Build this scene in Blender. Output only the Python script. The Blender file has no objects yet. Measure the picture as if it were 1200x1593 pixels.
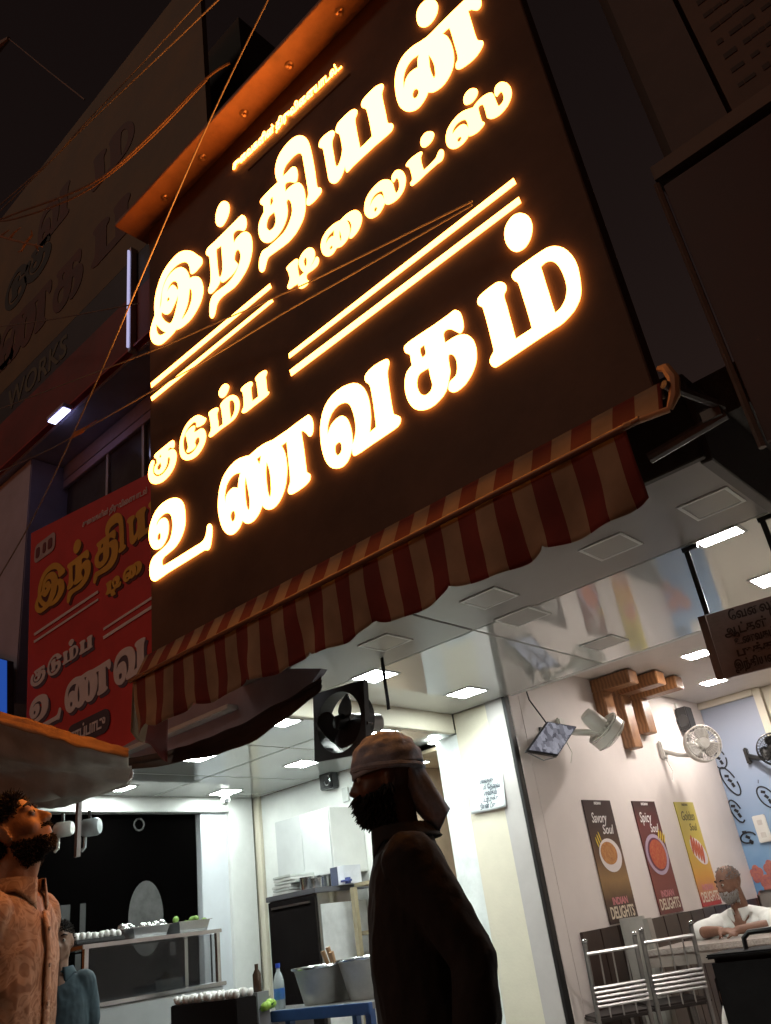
import bpy, bmesh, math, random
from mathutils import Vector, Matrix, noise
import numpy as np

random.seed(7)
rad = math.radians
scene = bpy.context.scene
COL = scene.collection

# ---------------------------------------------------------------- camera
CAMZ = 1.2
FPX = 1283.6                      # focal length in photo pixels (photo is 1200 x 1593)
YAW, PITCH, ROLL = rad(38.9153), rad(26.8719), rad(-8.6263)
FW = Vector((-math.sin(YAW)*math.cos(PITCH), math.cos(YAW)*math.cos(PITCH), math.sin(PITCH)))
_rt = FW.cross(Vector((0, 0, 1))).normalized()
_up = _rt.cross(FW)
RT = _rt*math.cos(ROLL) + _up*math.sin(ROLL)
UP = -_rt*math.sin(ROLL) + _up*math.cos(ROLL)
cam = bpy.data.cameras.new('camera')
camo = bpy.data.objects.new('camera', cam)
COL.objects.link(camo)
camo.matrix_world = Matrix(((RT.x, UP.x, -FW.x, 0), (RT.y, UP.y, -FW.y, 0), (RT.z, UP.z, -FW.z, CAMZ), (0, 0, 0, 1)))
cam.sensor_fit = 'VERTICAL'
cam.sensor_height = 24.0
cam.lens = 24.0*FPX/1593.0
cam.clip_start = 0.05
cam.clip_end = 500
scene.camera = camo

# ---------------------------------------------------------------- night sky, added street fill, exposure
world = bpy.data.worlds.new('World')
scene.world = world
world.use_nodes = True
wn, wl = world.node_tree.nodes, world.node_tree.links
bgn = wn['Background']
sky = wn.new('ShaderNodeTexSky')
sky.sky_type = 'NISHITA'
sky.sun_disc = False
sky.sun_elevation = rad(4)
sky.sun_rotation = rad(200)
tint = wn.new('ShaderNodeMix'); tint.data_type = 'RGBA'; tint.blend_type = 'MULTIPLY'
tint.inputs[0].default_value = 1.0
wl.new(sky.outputs[0], tint.inputs[6])
tint.inputs[7].default_value = (1.0, 0.40, 0.27, 1)
wl.new(tint.outputs[2], bgn.inputs[0])
bgn.inputs[1].default_value = 0.019
fill_sun = bpy.data.lights.new('sun', 'SUN')  # soft warm fill added in place of unseen street lamps
fill_sun.energy = 0.17
fill_sun.angle = rad(10)
fill_sun.color = (1, .8, .62)
mo = bpy.data.objects.new('sun', fill_sun); COL.objects.link(mo)
mo.rotation_euler = (rad(55), 0, rad(-25))
scene.view_settings.view_transform = 'Standard'
scene.view_settings.look = 'None'
scene.view_settings.exposure = 0.0
scene.view_settings.gamma = 1.0
scene.cycles.max_bounces = 7
scene.cycles.sample_clamp_indirect = 6
scene.cycles.use_denoising = True

def at(x, y, Y):
    """photo pixel -> point on the vertical plane y = Y"""
    d = FW + RT*((x-600)/FPX) - UP*((y-796.5)/FPX)
    d = d*(Y/d.y)
    return Vector((d.x, d.y, d.z+CAMZ))
def atx(x, y, X):
    d = FW + RT*((x-600)/FPX) - UP*((y-796.5)/FPX)
    d = d*(X/d.x)
    return Vector((d.x, d.y, d.z+CAMZ))

# ---------------------------------------------------------------- materials
MATS = {}
def M(name, col, rough=.6, metal=0., var=.12, scale=6., bump=.0, bscale=60., emit=None, estr=0., coat=0., spec=.5, trans=0., alpha=1., col2=None):
    if name in MATS: return MATS[name]
    m = bpy.data.materials.new(name); m.use_nodes = True
    nt = m.node_tree; n, l = nt.nodes, nt.links
    b = n['Principled BSDF']
    b.inputs['Roughness'].default_value = rough
    b.inputs['Metallic'].default_value = metal
    b.inputs['Specular IOR Level'].default_value = spec
    b.inputs['Coat Weight'].default_value = coat
    b.inputs['Coat Roughness'].default_value = .05
    b.inputs['Transmission Weight'].default_value = trans
    b.inputs['Alpha'].default_value = alpha
    c4 = (*col, 1)
    b.inputs['Base Color'].default_value = c4
    tc = n.new('ShaderNodeTexCoord')
    if var or col2:
        nz = n.new('ShaderNodeTexNoise'); nz.inputs['Scale'].default_value = scale
        nz.inputs['Detail'].default_value = 6; nz.inputs['Roughness'].default_value = .65
        l.new(tc.outputs['Object'], nz.inputs['Vector'])
        mx = n.new('ShaderNodeMix'); mx.data_type = 'RGBA'
        cr = n.new('ShaderNodeMapRange'); cr.inputs[1].default_value = .32; cr.inputs[2].default_value = .68
        l.new(nz.outputs['Fac'], cr.inputs[0]); l.new(cr.outputs[0], mx.inputs[0])
        lo = col2 if col2 else tuple(max(0, c*(1-var)) for c in col)
        hi = col if col2 else tuple(min(1, c*(1+var)) for c in col)
        mx.inputs[6].default_value = (*lo, 1); mx.inputs[7].default_value = (*hi, 1)
        l.new(mx.outputs[2], b.inputs['Base Color'])
        rr = n.new('ShaderNodeMapRange'); rr.inputs[3].default_value = max(.02, rough-.07); rr.inputs[4].default_value = min(1, rough+.07)
        l.new(nz.outputs['Fac'], rr.inputs[0]); l.new(rr.outputs[0], b.inputs['Roughness'])
    if bump:
        nb = n.new('ShaderNodeTexNoise'); nb.inputs['Scale'].default_value = bscale; nb.inputs['Detail'].default_value = 5
        l.new(tc.outputs['Object'], nb.inputs['Vector'])
        bp = n.new('ShaderNodeBump'); bp.inputs['Strength'].default_value = bump; bp.inputs['Distance'].default_value = .02
        l.new(nb.outputs['Fac'], bp.inputs['Height']); l.new(bp.outputs[0], b.inputs['Normal'])
    if emit:
        b.inputs['Emission Color'].default_value = (*emit, 1)
        b.inputs['Emission Strength'].default_value = estr
    MATS[name] = m
    return m

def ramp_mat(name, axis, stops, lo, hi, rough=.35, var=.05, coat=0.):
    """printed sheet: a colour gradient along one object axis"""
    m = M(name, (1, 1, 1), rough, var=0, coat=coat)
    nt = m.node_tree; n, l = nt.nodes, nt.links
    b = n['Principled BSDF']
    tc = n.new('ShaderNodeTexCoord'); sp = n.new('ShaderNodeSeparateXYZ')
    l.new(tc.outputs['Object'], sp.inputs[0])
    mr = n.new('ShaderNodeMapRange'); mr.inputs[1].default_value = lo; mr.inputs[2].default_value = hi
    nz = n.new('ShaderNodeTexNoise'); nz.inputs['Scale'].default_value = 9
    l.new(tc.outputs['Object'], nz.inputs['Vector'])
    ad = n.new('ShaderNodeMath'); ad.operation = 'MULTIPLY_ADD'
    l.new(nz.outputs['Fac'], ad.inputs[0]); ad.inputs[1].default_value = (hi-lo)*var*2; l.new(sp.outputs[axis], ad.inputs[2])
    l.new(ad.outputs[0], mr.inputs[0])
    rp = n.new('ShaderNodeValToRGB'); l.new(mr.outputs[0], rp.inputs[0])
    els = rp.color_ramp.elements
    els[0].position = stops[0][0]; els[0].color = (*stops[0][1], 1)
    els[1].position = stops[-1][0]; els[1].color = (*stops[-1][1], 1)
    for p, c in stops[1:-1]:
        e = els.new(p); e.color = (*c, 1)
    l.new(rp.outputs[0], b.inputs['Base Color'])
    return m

# ---------------------------------------------------------------- mesh builder
class MB:
    def __init__(s): s.v = []; s.f = []
    def quad(s, a, b, c, d):
        i = len(s.v); s.v += [Vector(a), Vector(b), Vector(c), Vector(d)]; s.f.append((i, i+1, i+2, i+3)); return s
    def poly(s, pts):
        i = len(s.v); s.v += [Vector(p) for p in pts]; s.f.append(tuple(range(i, i+len(pts)))); return s
    def box(s, c, size, R=None):
        c = Vector(c); h = [x/2 for x in size]; i = len(s.v)
        for sx in (-1, 1):
            for sy in (-1, 1):
                for sz in (-1, 1):
                    p = Vector((sx*h[0], sy*h[1], sz*h[2]))
                    s.v.append(c + (R @ p if R else p))
        for q in ((0, 1, 3, 2), (4, 6, 7, 5), (0, 4, 5, 1), (2, 3, 7, 6), (0, 2, 6, 4), (1, 5, 7, 3)):
            s.f.append(tuple(i+k for k in q))
        return s
    def span(s, lo, hi):
        return s.box([(a+b)/2 for a, b in zip(lo, hi)], [abs(b-a) for a, b in zip(lo, hi)])
    def prism(s, pts, ext):
        """polygon (planar list of points) pushed along ext"""
        n = len(pts); i = len(s.v); e = Vector(ext)
        s.v += [Vector(p) for p in pts] + [Vector(p)+e for p in pts]
        s.f.append(tuple(range(i+n-1, i-1, -1))); s.f.append(tuple(range(i+n, i+2*n)))
        for k in range(n): s.f.append((i+k, i+(k+1) % n, i+n+(k+1) % n, i+n+k))
        return s
    def tube(s, pts, r, seg=8, cap=True, flat=1.0):
        pts = [Vector(p) for p in pts]; n = len(pts)
        rs = r if isinstance(r, (list, tuple)) else [r]*n
        base = len(s.v); prev = None
        for k in range(n):
            t = (pts[min(k+1, n-1)]-pts[max(k-1, 0)]).normalized()
            if prev is None:
                a = Vector((0, 0, 1)) if abs(t.z) < .9 else Vector((1, 0, 0))
                u = t.cross(a).normalized()
            else:
                u = (prev - t*prev.dot(t)).normalized()
            prev = u; w = t.cross(u)
            for j in range(seg):
                an = 2*math.pi*j/seg
                s.v.append(pts[k] + (u*math.cos(an) + w*math.sin(an)*flat)*rs[k])
        for k in range(n-1):
            for j in range(seg):
                a = base+k*seg+j; b = base+k*seg+(j+1) % seg
                s.f.append((a, b, b+seg, a+seg))
        if cap:
            s.f.append(tuple(base+j for j in range(seg-1, -1, -1)))
            s.f.append(tuple(base+(n-1)*seg+j for j in range(seg)))
        return s
    def ell(s, c, r, R=None, nu=16, nv=10):
        c = Vector(c); i = len(s.v)
        def P(x, y, z):
            p = Vector((x*r[0], y*r[1], z*r[2])); return c + (R @ p if R else p)
        s.v.append(P(0, 0, 1))
        for a in range(1, nv):
            th = math.pi*a/nv
            for b in range(nu):
                ph = 2*math.pi*b/nu
                s.v.append(P(math.sin(th)*math.cos(ph), math.sin(th)*math.sin(ph), math.cos(th)))
        s.v.append(P(0, 0, -1)); e = len(s.v)-1
        for b in range(nu):
            s.f.append((i, i+1+b, i+1+(b+1) % nu))
            s.f.append((e, e-nu+(b+1) % nu, e-nu+b))
        for a in range(nv-2):
            for b in range(nu):
                p = i+1+a*nu+b; q = i+1+a*nu+(b+1) % nu
                s.f.append((p, p+nu, q+nu, q))
        return s
    def limb(s, chain, seg=12):
        """chain of (point, radius) with round ends"""
        pts = []; rs = []
        (p0, r0), (p1, r1) = chain[0], chain[1]
        d = (Vector(p0)-Vector(p1)).normalized()
        for a in (80, 55, 28): pts.append(Vector(p0)+d*r0*math.sin(rad(a))); rs.append(r0*math.cos(rad(a)))
        for p, r in chain: pts.append(Vector(p)); rs.append(r)
        (p0, r0), (p1, r1) = chain[-1], chain[-2]
        d = (Vector(p0)-Vector(p1)).normalized()
        for a in (28, 55, 80): pts.append(Vector(p0)+d*r0*math.sin(rad(a))); rs.append(r0*math.cos(rad(a)))
        return s.tube(pts, rs, seg)
    def lathe(s, prof, c=(0, 0, 0), R=None, seg=24, cap=False):
        c = Vector(c); i = len(s.v); n = len(prof)
        for r, z in prof:
            for j in range(seg):
                an = 2*math.pi*j/seg; p = Vector((r*math.cos(an), r*math.sin(an), z))
                s.v.append(c + (R @ p if R else p))
        for k in range(n-1):
            for j in range(seg):
                a = i+k*seg+j; b = i+k*seg+(j+1) % seg
                s.f.append((a, b, b+seg, a+seg))
        if cap:
            s.f.append(tuple(i+j for j in range(seg-1, -1, -1)))
            s.f.append(tuple(i+(n-1)*seg+j for j in range(seg)))
        return s
    def rings(s, rs, seg=28, ex=2.3):
        """horizontal super-ellipse rings (cx, cy, z, rx, ry), closed at both ends"""
        i = len(s.v)
        for (cx, cy, z, rx, ry) in rs:
            for j in range(seg):
                a = 2*math.pi*j/seg; c, d = math.cos(a), math.sin(a)
                s.v.append(Vector((cx+rx*math.copysign(abs(c)**(2/ex), c), cy+ry*math.copysign(abs(d)**(2/ex), d), z)))
        for k in range(len(rs)-1):
            for j in range(seg):
                a = i+k*seg+j; b = i+k*seg+(j+1) % seg
                s.f.append((a, b, b+seg, a+seg))
        s.f.append(tuple(i+j for j in range(seg-1, -1, -1)))
        s.f.append(tuple(i+(len(rs)-1)*seg+j for j in range(seg)))
        return s
    def grid(s, fn, nu, nv, thick=None):
        i = len(s.v)
        for a in range(nu+1):
            for b in range(nv+1): s.v.append(Vector(fn(a/nu, b/nv)))
        for a in range(nu):
            for b in range(nv):
                p = i+a*(nv+1)+b; s.f.append((p, p+nv+1, p+nv+2, p+1))
        return s
    def xf(s, Mx):
        s.v = [Mx @ p for p in s.v]; return s
    def mesh(s, name):
        me = bpy.data.meshes.new(name)
        me.from_pydata([tuple(p) for p in s.v], [], s.f)
        return me
    def build(s, name, mat, parent=None, world=True, smooth=False, bevel=0., solid=0., sub=0):
        me = s.mesh(name)
        bm = bmesh.new(); bm.from_mesh(me)
        bmesh.ops.remove_doubles(bm, verts=bm.verts, dist=1e-5)
        bmesh.ops.recalc_face_normals(bm, faces=bm.faces)
        if bevel:
            es = [e for e in bm.edges if len(e.link_faces) == 2 and e.calc_face_angle(0) > .6]
            bmesh.ops.bevel(bm, geom=es, offset=bevel, segments=2, affect='EDGES', clamp_overlap=True)
        bm.to_mesh(me); bm.free()
        return link(name, me, mat, parent, world, smooth, solid, sub)

def link(name, me, mat, parent=None, world=True, smooth=False, solid=0., sub=0):
    o = bpy.data.objects.new(name, me); COL.objects.link(o)
    if mat: me.materials.append(mat)
    if smooth:
        me.polygons.foreach_set('use_smooth', [True]*len(me.polygons))
        me.update()
        try: me.set_sharp_from_angle(angle=rad(42))
        except Exception: pass
    if solid:
        md = o.modifiers.new('solid', 'SOLIDIFY'); md.thickness = solid; md.offset = 0
    if sub:
        md = o.modifiers.new('sub', 'SUBSURF'); md.levels = sub; md.render_levels = sub
    if parent:
        o.parent = parent
        if world:
            p = parent
            mw = Matrix.Identity(4); chain = []
            while p: chain.append(p); p = p.parent
            for p in reversed(chain): mw = mw @ p.matrix_parent_inverse @ p.matrix_basis
            o.matrix_parent_inverse = mw.inverted()
    return o

def tag(o, label, cat=None, group=None, kind=None):
    if label: o['label'] = label
    if cat: o['category'] = cat
    if group: o['group'] = group
    if kind: o['kind'] = kind
    return o
def thing(name, label, cat, loc=(0, 0, 0), rz=0., group=None):
    o = bpy.data.objects.new(name, None); COL.objects.link(o)
    o.empty_display_size = .1
    o.location = loc; o.rotation_euler = (0, 0, rz)
    return tag(o, label, cat, group)
def copy_tree(o, parent=None):
    c = o.copy(); COL.objects.link(c)
    if parent: c.parent = parent
    for ch in o.children: copy_tree(ch, c)
    return c
def Rz(a): return Matrix.Rotation(a, 3, 'Z')
def Ry(a): return Matrix.Rotation(a, 3, 'Y')
def Rx(a): return Matrix.Rotation(a, 3, 'X')
def frame(xa, za=(0, 0, 1)):
    """3x3 with local x along xa and local z near za"""
    x = Vector(xa).normalized(); z = Vector(za); z = (z - x*z.dot(x)).normalized(); y = z.cross(x)
    return Matrix((x, y, z)).transposed()

# ---------------------------------------------------------------- lettering
def curve_mesh(contours, depth, bevel=0.):
    """closed 2-D contours (outline and holes) -> solid letter in local xy, front towards +z"""
    cu = bpy.data.curves.new('tmp', 'CURVE'); cu.dimensions = '2D'; cu.fill_mode = 'BOTH'
    cu.extrude = depth/2; cu.bevel_depth = bevel; cu.bevel_resolution = 1
    for c in contours:
        sp = cu.splines.new('POLY'); sp.points.add(len(c)-1)
        for p, q in zip(sp.points, c): p.co = (q[0], q[1], 0, 1)
        sp.use_cyclic_u = True
    o = bpy.data.objects.new('tmp', cu); COL.objects.link(o)
    bpy.context.view_layer.update()
    me = bpy.data.meshes.new_from_object(o.evaluated_get(bpy.context.evaluated_depsgraph_get()))
    bpy.data.objects.remove(o); bpy.data.curves.remove(cu)
    me.materials.clear()
    return me
def text_mesh(body, size, depth=.004, width=1., bold=0., shear=0.):
    cu = bpy.data.curves.new('tmp', 'FONT'); cu.body = body; cu.size = size; cu.extrude = depth/2
    cu.offset = bold; cu.shear = shear; cu.align_x = 'CENTER'; cu.align_y = 'CENTER'; cu.resolution_u = 3
    o = bpy.data.objects.new('tmp', cu); COL.objects.link(o)
    bpy.context.view_layer.update()
    me = bpy.data.meshes.new_from_object(o.evaluated_get(bpy.context.evaluated_depsgraph_get()))
    bpy.data.objects.remove(o); bpy.data.curves.remove(cu)
    me.materials.clear()
    if width != 1: me.transform(Matrix.Diagonal((width, 1, 1, 1)))
    return me
def place(me, c, right, up):
    """move a local-xy mesh so that its x runs along right and its y along up"""
    r = Vector(right).normalized(); u = Vector(up); u = (u-r*u.dot(r)).normalized(); n = r.cross(u)
    Mx = Matrix(((r.x, u.x, n.x, c[0]), (r.y, u.y, n.y, c[1]), (r.z, u.z, n.z, c[2]), (0, 0, 0, 1)))
    me.transform(Mx); return me

# outlines of the sign letters in millimetres on the sign plane (x, height)
GLYPHS = {
  'i': [[-3342,5378,-3343,5363,-3350,5350,-3369,5343,-3392,5339,-3414,5336,-3435,5337,-3452,5340,-3465,5347,-3473,5356,-3479,5369,-3481,5392,-3484,5417,-3489,5440,-3497,5462,-3510,5484,-3526,5504,-3546,5520,-3570,5534,-3599,5546,-3633,5555,-3672,5557,-3711,5553,-3743,5540,-3771,5521,-3792,5497,-3808,5468,-3821,5432,-3830,5394,-3838,5356,-3843,5324,-3845,5307,-3845,5301,-3838,5312,-3828,5333,-3823,5353,-3820,5377,-3817,5404,-3812,5431,-3804,5454,-3792,5476,-3773,5498,-3751,5517,-3726,5528,-3698,5533,-3666,5532,-3634,5525,-3605,5513,-3577,5495,-3552,5468,-3529,5437,-3513,5406,-3501,5376,-3492,5342,-3488,5323,-3474,5320,-3448,5311,-3422,5294,-3396,5271,-3377,5246,-3363,5216,-3353,5180,-3347,5144,-3347,5116,-3352,5092,-3363,5065,-3378,5041,-3398,5020,-3422,5002,-3450,4985,-3482,4971,-3519,4965,-3555,4965,-3587,4968,-3615,4973,-3645,4984,-3661,4992,-3675,4987,-3702,4980,-3728,4977,-3758,4975,-3790,4975,-3821,4977,-3848,4985,-3872,4999,-3899,5020,-3924,5046,-3943,5075,-3956,5105,-3963,5135,-3965,5164,-3961,5189,-3952,5213,-3941,5235,-3928,5255,-3916,5269,-3908,5285,-3908,5315,-3911,5351,-3909,5393,-3903,5436,-3893,5472,-3878,5508,-3855,5548,-3829,5585,-3803,5609,-3775,5626,-3743,5639,-3708,5648,-3669,5653,-3630,5654,-3597,5648,-3566,5635,-3531,5615,-3498,5590,-3467,5561,-3438,5529,-3411,5491,-3386,5456,-3367,5431,-3352,5410,-3345,5393],[-3752,5395,-3744,5410,-3730,5431,-3713,5440,-3694,5442,-3675,5437,-3656,5425,-3640,5406,-3628,5382,-3622,5355,-3621,5333,-3626,5325,-3634,5327,-3641,5342,-3649,5363,-3662,5384,-3676,5402,-3691,5413,-3708,5415,-3735,5405],[-3752,5305,-3757,5318,-3756,5331,-3747,5336,-3736,5335,-3728,5323,-3724,5309,-3727,5303,-3733,5301,-3743,5300],[-3627,5274,-3632,5266,-3643,5251,-3661,5232,-3682,5212,-3701,5196,-3721,5186,-3744,5188,-3765,5197,-3783,5212,-3797,5229,-3811,5246,-3819,5256,-3825,5251,-3829,5236,-3820,5211,-3804,5181,-3783,5150,-3761,5123,-3741,5102,-3724,5090,-3710,5088,-3698,5094,-3685,5108,-3672,5128,-3658,5156,-3645,5186,-3635,5215,-3628,5241,-3626,5263],[-3495,5236,-3482,5229,-3472,5205,-3468,5173,-3471,5139,-3481,5113,-3495,5090,-3512,5069,-3533,5052,-3565,5038,-3586,5032,-3589,5035,-3588,5043,-3574,5058,-3556,5077,-3539,5097,-3524,5120,-3514,5146,-3507,5174,-3501,5210],[-3892,5197,-3892,5180,-3890,5152,-3885,5128,-3877,5106,-3863,5084,-3845,5066,-3826,5056,-3807,5050,-3787,5046,-3775,5045,-3779,5048,-3788,5058,-3802,5072,-3819,5091,-3838,5116,-3857,5145,-3879,5177]],
  'n': [[-2906,5440,-2893,5424,-2882,5403,-2875,5377,-2873,5352,-2875,5329,-2882,5312,-2891,5303,-2902,5300,-2912,5305,-2923,5315,-2937,5331,-2953,5346,-2972,5357,-2990,5362,-3003,5359,-3010,5350,-3012,5333,-3011,5312,-3010,5288,-3009,5273,-3002,5280,-2985,5292,-2961,5297,-2935,5299,-2913,5293,-2893,5281,-2875,5264,-2859,5242,-2847,5216,-2840,5185,-2837,5149,-2839,5111,-2845,5076,-2856,5043,-2872,5011,-2894,4982,-2922,4958,-2956,4939,-2993,4924,-3033,4916,-3077,4919,-3119,4925,-3153,4926,-3180,4923,-3200,4914,-3215,4899,-3226,4873,-3235,4846,-3247,4831,-3259,4823,-3270,4825,-3279,4834,-3287,4848,-3293,4868,-3293,4893,-3291,4920,-3286,4949,-3278,4975,-3266,4992,-3248,5003,-3223,5006,-3191,5003,-3148,4998,-3103,4994,-3067,4998,-3036,5008,-3010,5024,-2989,5045,-2971,5069,-2958,5094,-2953,5118,-2954,5141,-2960,5166,-2969,5185,-2981,5194,-2993,5195,-3003,5186,-3010,5170,-3014,5152,-3015,5133,-3009,5118,-3001,5104,-2992,5088,-2985,5073,-2984,5064,-2991,5055,-3009,5043,-3034,5033,-3061,5029,-3089,5029,-3116,5030,-3139,5035,-3153,5046,-3161,5059,-3165,5075,-3165,5085,-3168,5074,-3176,5056,-3191,5045,-3212,5036,-3238,5030,-3263,5030,-3279,5038,-3288,5050,-3294,5066,-3294,5082,-3286,5096,-3275,5110,-3269,5125,-3264,5148,-3261,5196,-3261,5250,-3262,5293,-3264,5328,-3266,5347,-3269,5359,-3282,5374,-3294,5390,-3299,5406,-3298,5422,-3290,5434,-3273,5442,-3240,5442,-3196,5440,-3140,5442,-3080,5444,-3025,5446,-2978,5448,-2948,5450,-2927,5450,-2915,5448],[-3136,5352,-3135,5313,-3134,5248,-3135,5189,-3139,5139,-3147,5113,-3156,5101,-3164,5098,-3171,5103,-3176,5109,-3181,5124,-3184,5151,-3187,5194,-3190,5274,-3191,5348,-3184,5364,-3173,5358,-3151,5355]],
  'dot_n': [[-3072,5709,-3056,5692,-3042,5670,-3032,5643,-3028,5613,-3033,5585,-3043,5561,-3057,5542,-3074,5527,-3092,5517,-3110,5512,-3125,5515,-3140,5525,-3156,5543,-3170,5567,-3178,5595,-3181,5626,-3177,5655,-3168,5681,-3157,5703,-3142,5719,-3124,5728,-3106,5729,-3088,5722]],
  'thi': [[-2307,5623,-2290,5599,-2275,5568,-2264,5534,-2256,5493,-2251,5440,-2247,5381,-2244,5314,-2242,5247,-2243,5176,-2242,5120,-2233,5101,-2222,5095,-2214,5081,-2211,5066,-2214,5053,-2225,5043,-2247,5036,-2273,5031,-2295,5030,-2314,5032,-2325,5035,-2331,5042,-2338,5051,-2341,5063,-2339,5077,-2334,5093,-2324,5103,-2316,5122,-2315,5166,-2317,5222,-2318,5278,-2320,5336,-2322,5398,-2324,5452,-2330,5479,-2338,5494,-2352,5509,-2370,5518,-2393,5522,-2419,5521,-2446,5518,-2471,5511,-2488,5497,-2500,5479,-2506,5457,-2507,5443,-2493,5442,-2469,5442,-2448,5446,-2428,5448,-2415,5444,-2405,5436,-2394,5423,-2386,5405,-2382,5375,-2382,5345,-2388,5320,-2397,5303,-2406,5300,-2416,5307,-2433,5325,-2451,5345,-2468,5358,-2483,5365,-2493,5365,-2500,5356,-2501,5324,-2501,5301,-2489,5304,-2466,5307,-2442,5304,-2418,5297,-2398,5289,-2381,5275,-2366,5252,-2354,5223,-2347,5192,-2344,5156,-2345,5113,-2349,5070,-2355,5035,-2365,5004,-2379,4977,-2399,4954,-2426,4932,-2456,4914,-2489,4904,-2525,4899,-2568,4901,-2612,4907,-2649,4912,-2680,4916,-2698,4917,-2710,4913,-2720,4900,-2728,4883,-2738,4863,-2748,4846,-2760,4842,-2773,4847,-2783,4858,-2790,4873,-2794,4892,-2793,4915,-2789,4941,-2781,4967,-2768,4988,-2752,5002,-2730,5001,-2702,4994,-2663,4993,-2622,4993,-2585,4994,-2552,4999,-2526,5012,-2504,5031,-2484,5056,-2469,5082,-2462,5105,-2460,5129,-2461,5159,-2466,5187,-2475,5209,-2486,5223,-2495,5225,-2502,5214,-2501,5182,-2500,5144,-2506,5114,-2517,5086,-2535,5060,-2557,5039,-2582,5026,-2609,5018,-2639,5015,-2669,5017,-2694,5028,-2716,5046,-2736,5069,-2752,5097,-2763,5130,-2769,5165,-2770,5197,-2765,5226,-2754,5251,-2740,5270,-2719,5289,-2705,5298,-2704,5320,-2705,5354,-2716,5372,-2728,5388,-2732,5404,-2730,5418,-2724,5424,-2708,5428,-2674,5432,-2633,5435,-2585,5435,-2556,5434,-2562,5456,-2570,5494,-2571,5527,-2568,5560,-2559,5591,-2546,5618,-2528,5641,-2504,5659,-2474,5671,-2441,5678,-2409,5679,-2380,5674,-2360,5667,-2342,5656,-2324,5642],[-2616,5358,-2614,5340,-2614,5314,-2625,5303,-2638,5299,-2643,5307,-2644,5321,-2642,5340,-2637,5357,-2625,5360],[-2614,5223,-2610,5199,-2608,5161,-2612,5132,-2623,5111,-2645,5104,-2669,5109,-2685,5129,-2695,5155,-2694,5179,-2688,5200,-2677,5217,-2661,5229,-2633,5227]],
  'ya': [[-1661,5431,-1653,5417,-1652,5404,-1655,5393,-1662,5382,-1669,5372,-1675,5355,-1676,5324,-1676,5282,-1675,5228,-1675,5174,-1676,5139,-1674,5114,-1663,5099,-1651,5089,-1644,5074,-1643,5059,-1649,5047,-1660,5037,-1674,5034,-1697,5034,-1737,5035,-1786,5037,-1836,5036,-1885,5035,-1927,5034,-1962,5032,-1986,5027,-2002,5025,-2009,5030,-2012,5043,-2013,5068,-2012,5086,-2016,5077,-2027,5060,-2041,5042,-2058,5027,-2076,5021,-2094,5020,-2109,5027,-2122,5039,-2134,5056,-2143,5077,-2147,5103,-2148,5135,-2149,5173,-2150,5217,-2151,5270,-2153,5320,-2154,5350,-2158,5369,-2169,5383,-2180,5394,-2184,5408,-2183,5423,-2176,5438,-2162,5450,-2140,5454,-2115,5452,-2091,5448,-2071,5439,-2058,5428,-2052,5414,-2050,5401,-2054,5388,-2063,5377,-2073,5365,-2079,5350,-2083,5328,-2083,5289,-2082,5245,-2082,5200,-2081,5163,-2078,5143,-2072,5134,-2064,5132,-2054,5138,-2042,5152,-2031,5170,-2021,5192,-2013,5217,-2011,5242,-2011,5269,-2012,5304,-2014,5336,-2016,5350,-2019,5360,-2029,5376,-2039,5392,-2041,5406,-2037,5419,-2029,5435,-2015,5448,-1991,5453,-1964,5455,-1936,5455,-1911,5453,-1892,5446,-1878,5436,-1867,5421,-1861,5406,-1863,5393,-1868,5382,-1876,5373,-1883,5364,-1887,5354,-1889,5333,-1890,5287,-1890,5234,-1889,5184,-1888,5143,-1888,5122,-1889,5115,-1878,5113,-1855,5112,-1817,5116,-1792,5119,-1791,5156,-1791,5218,-1792,5273,-1794,5321,-1796,5345,-1800,5359,-1810,5375,-1821,5390,-1826,5404,-1826,5418,-1822,5433,-1811,5445,-1790,5452,-1762,5455,-1732,5456,-1703,5454,-1679,5444]],
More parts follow.
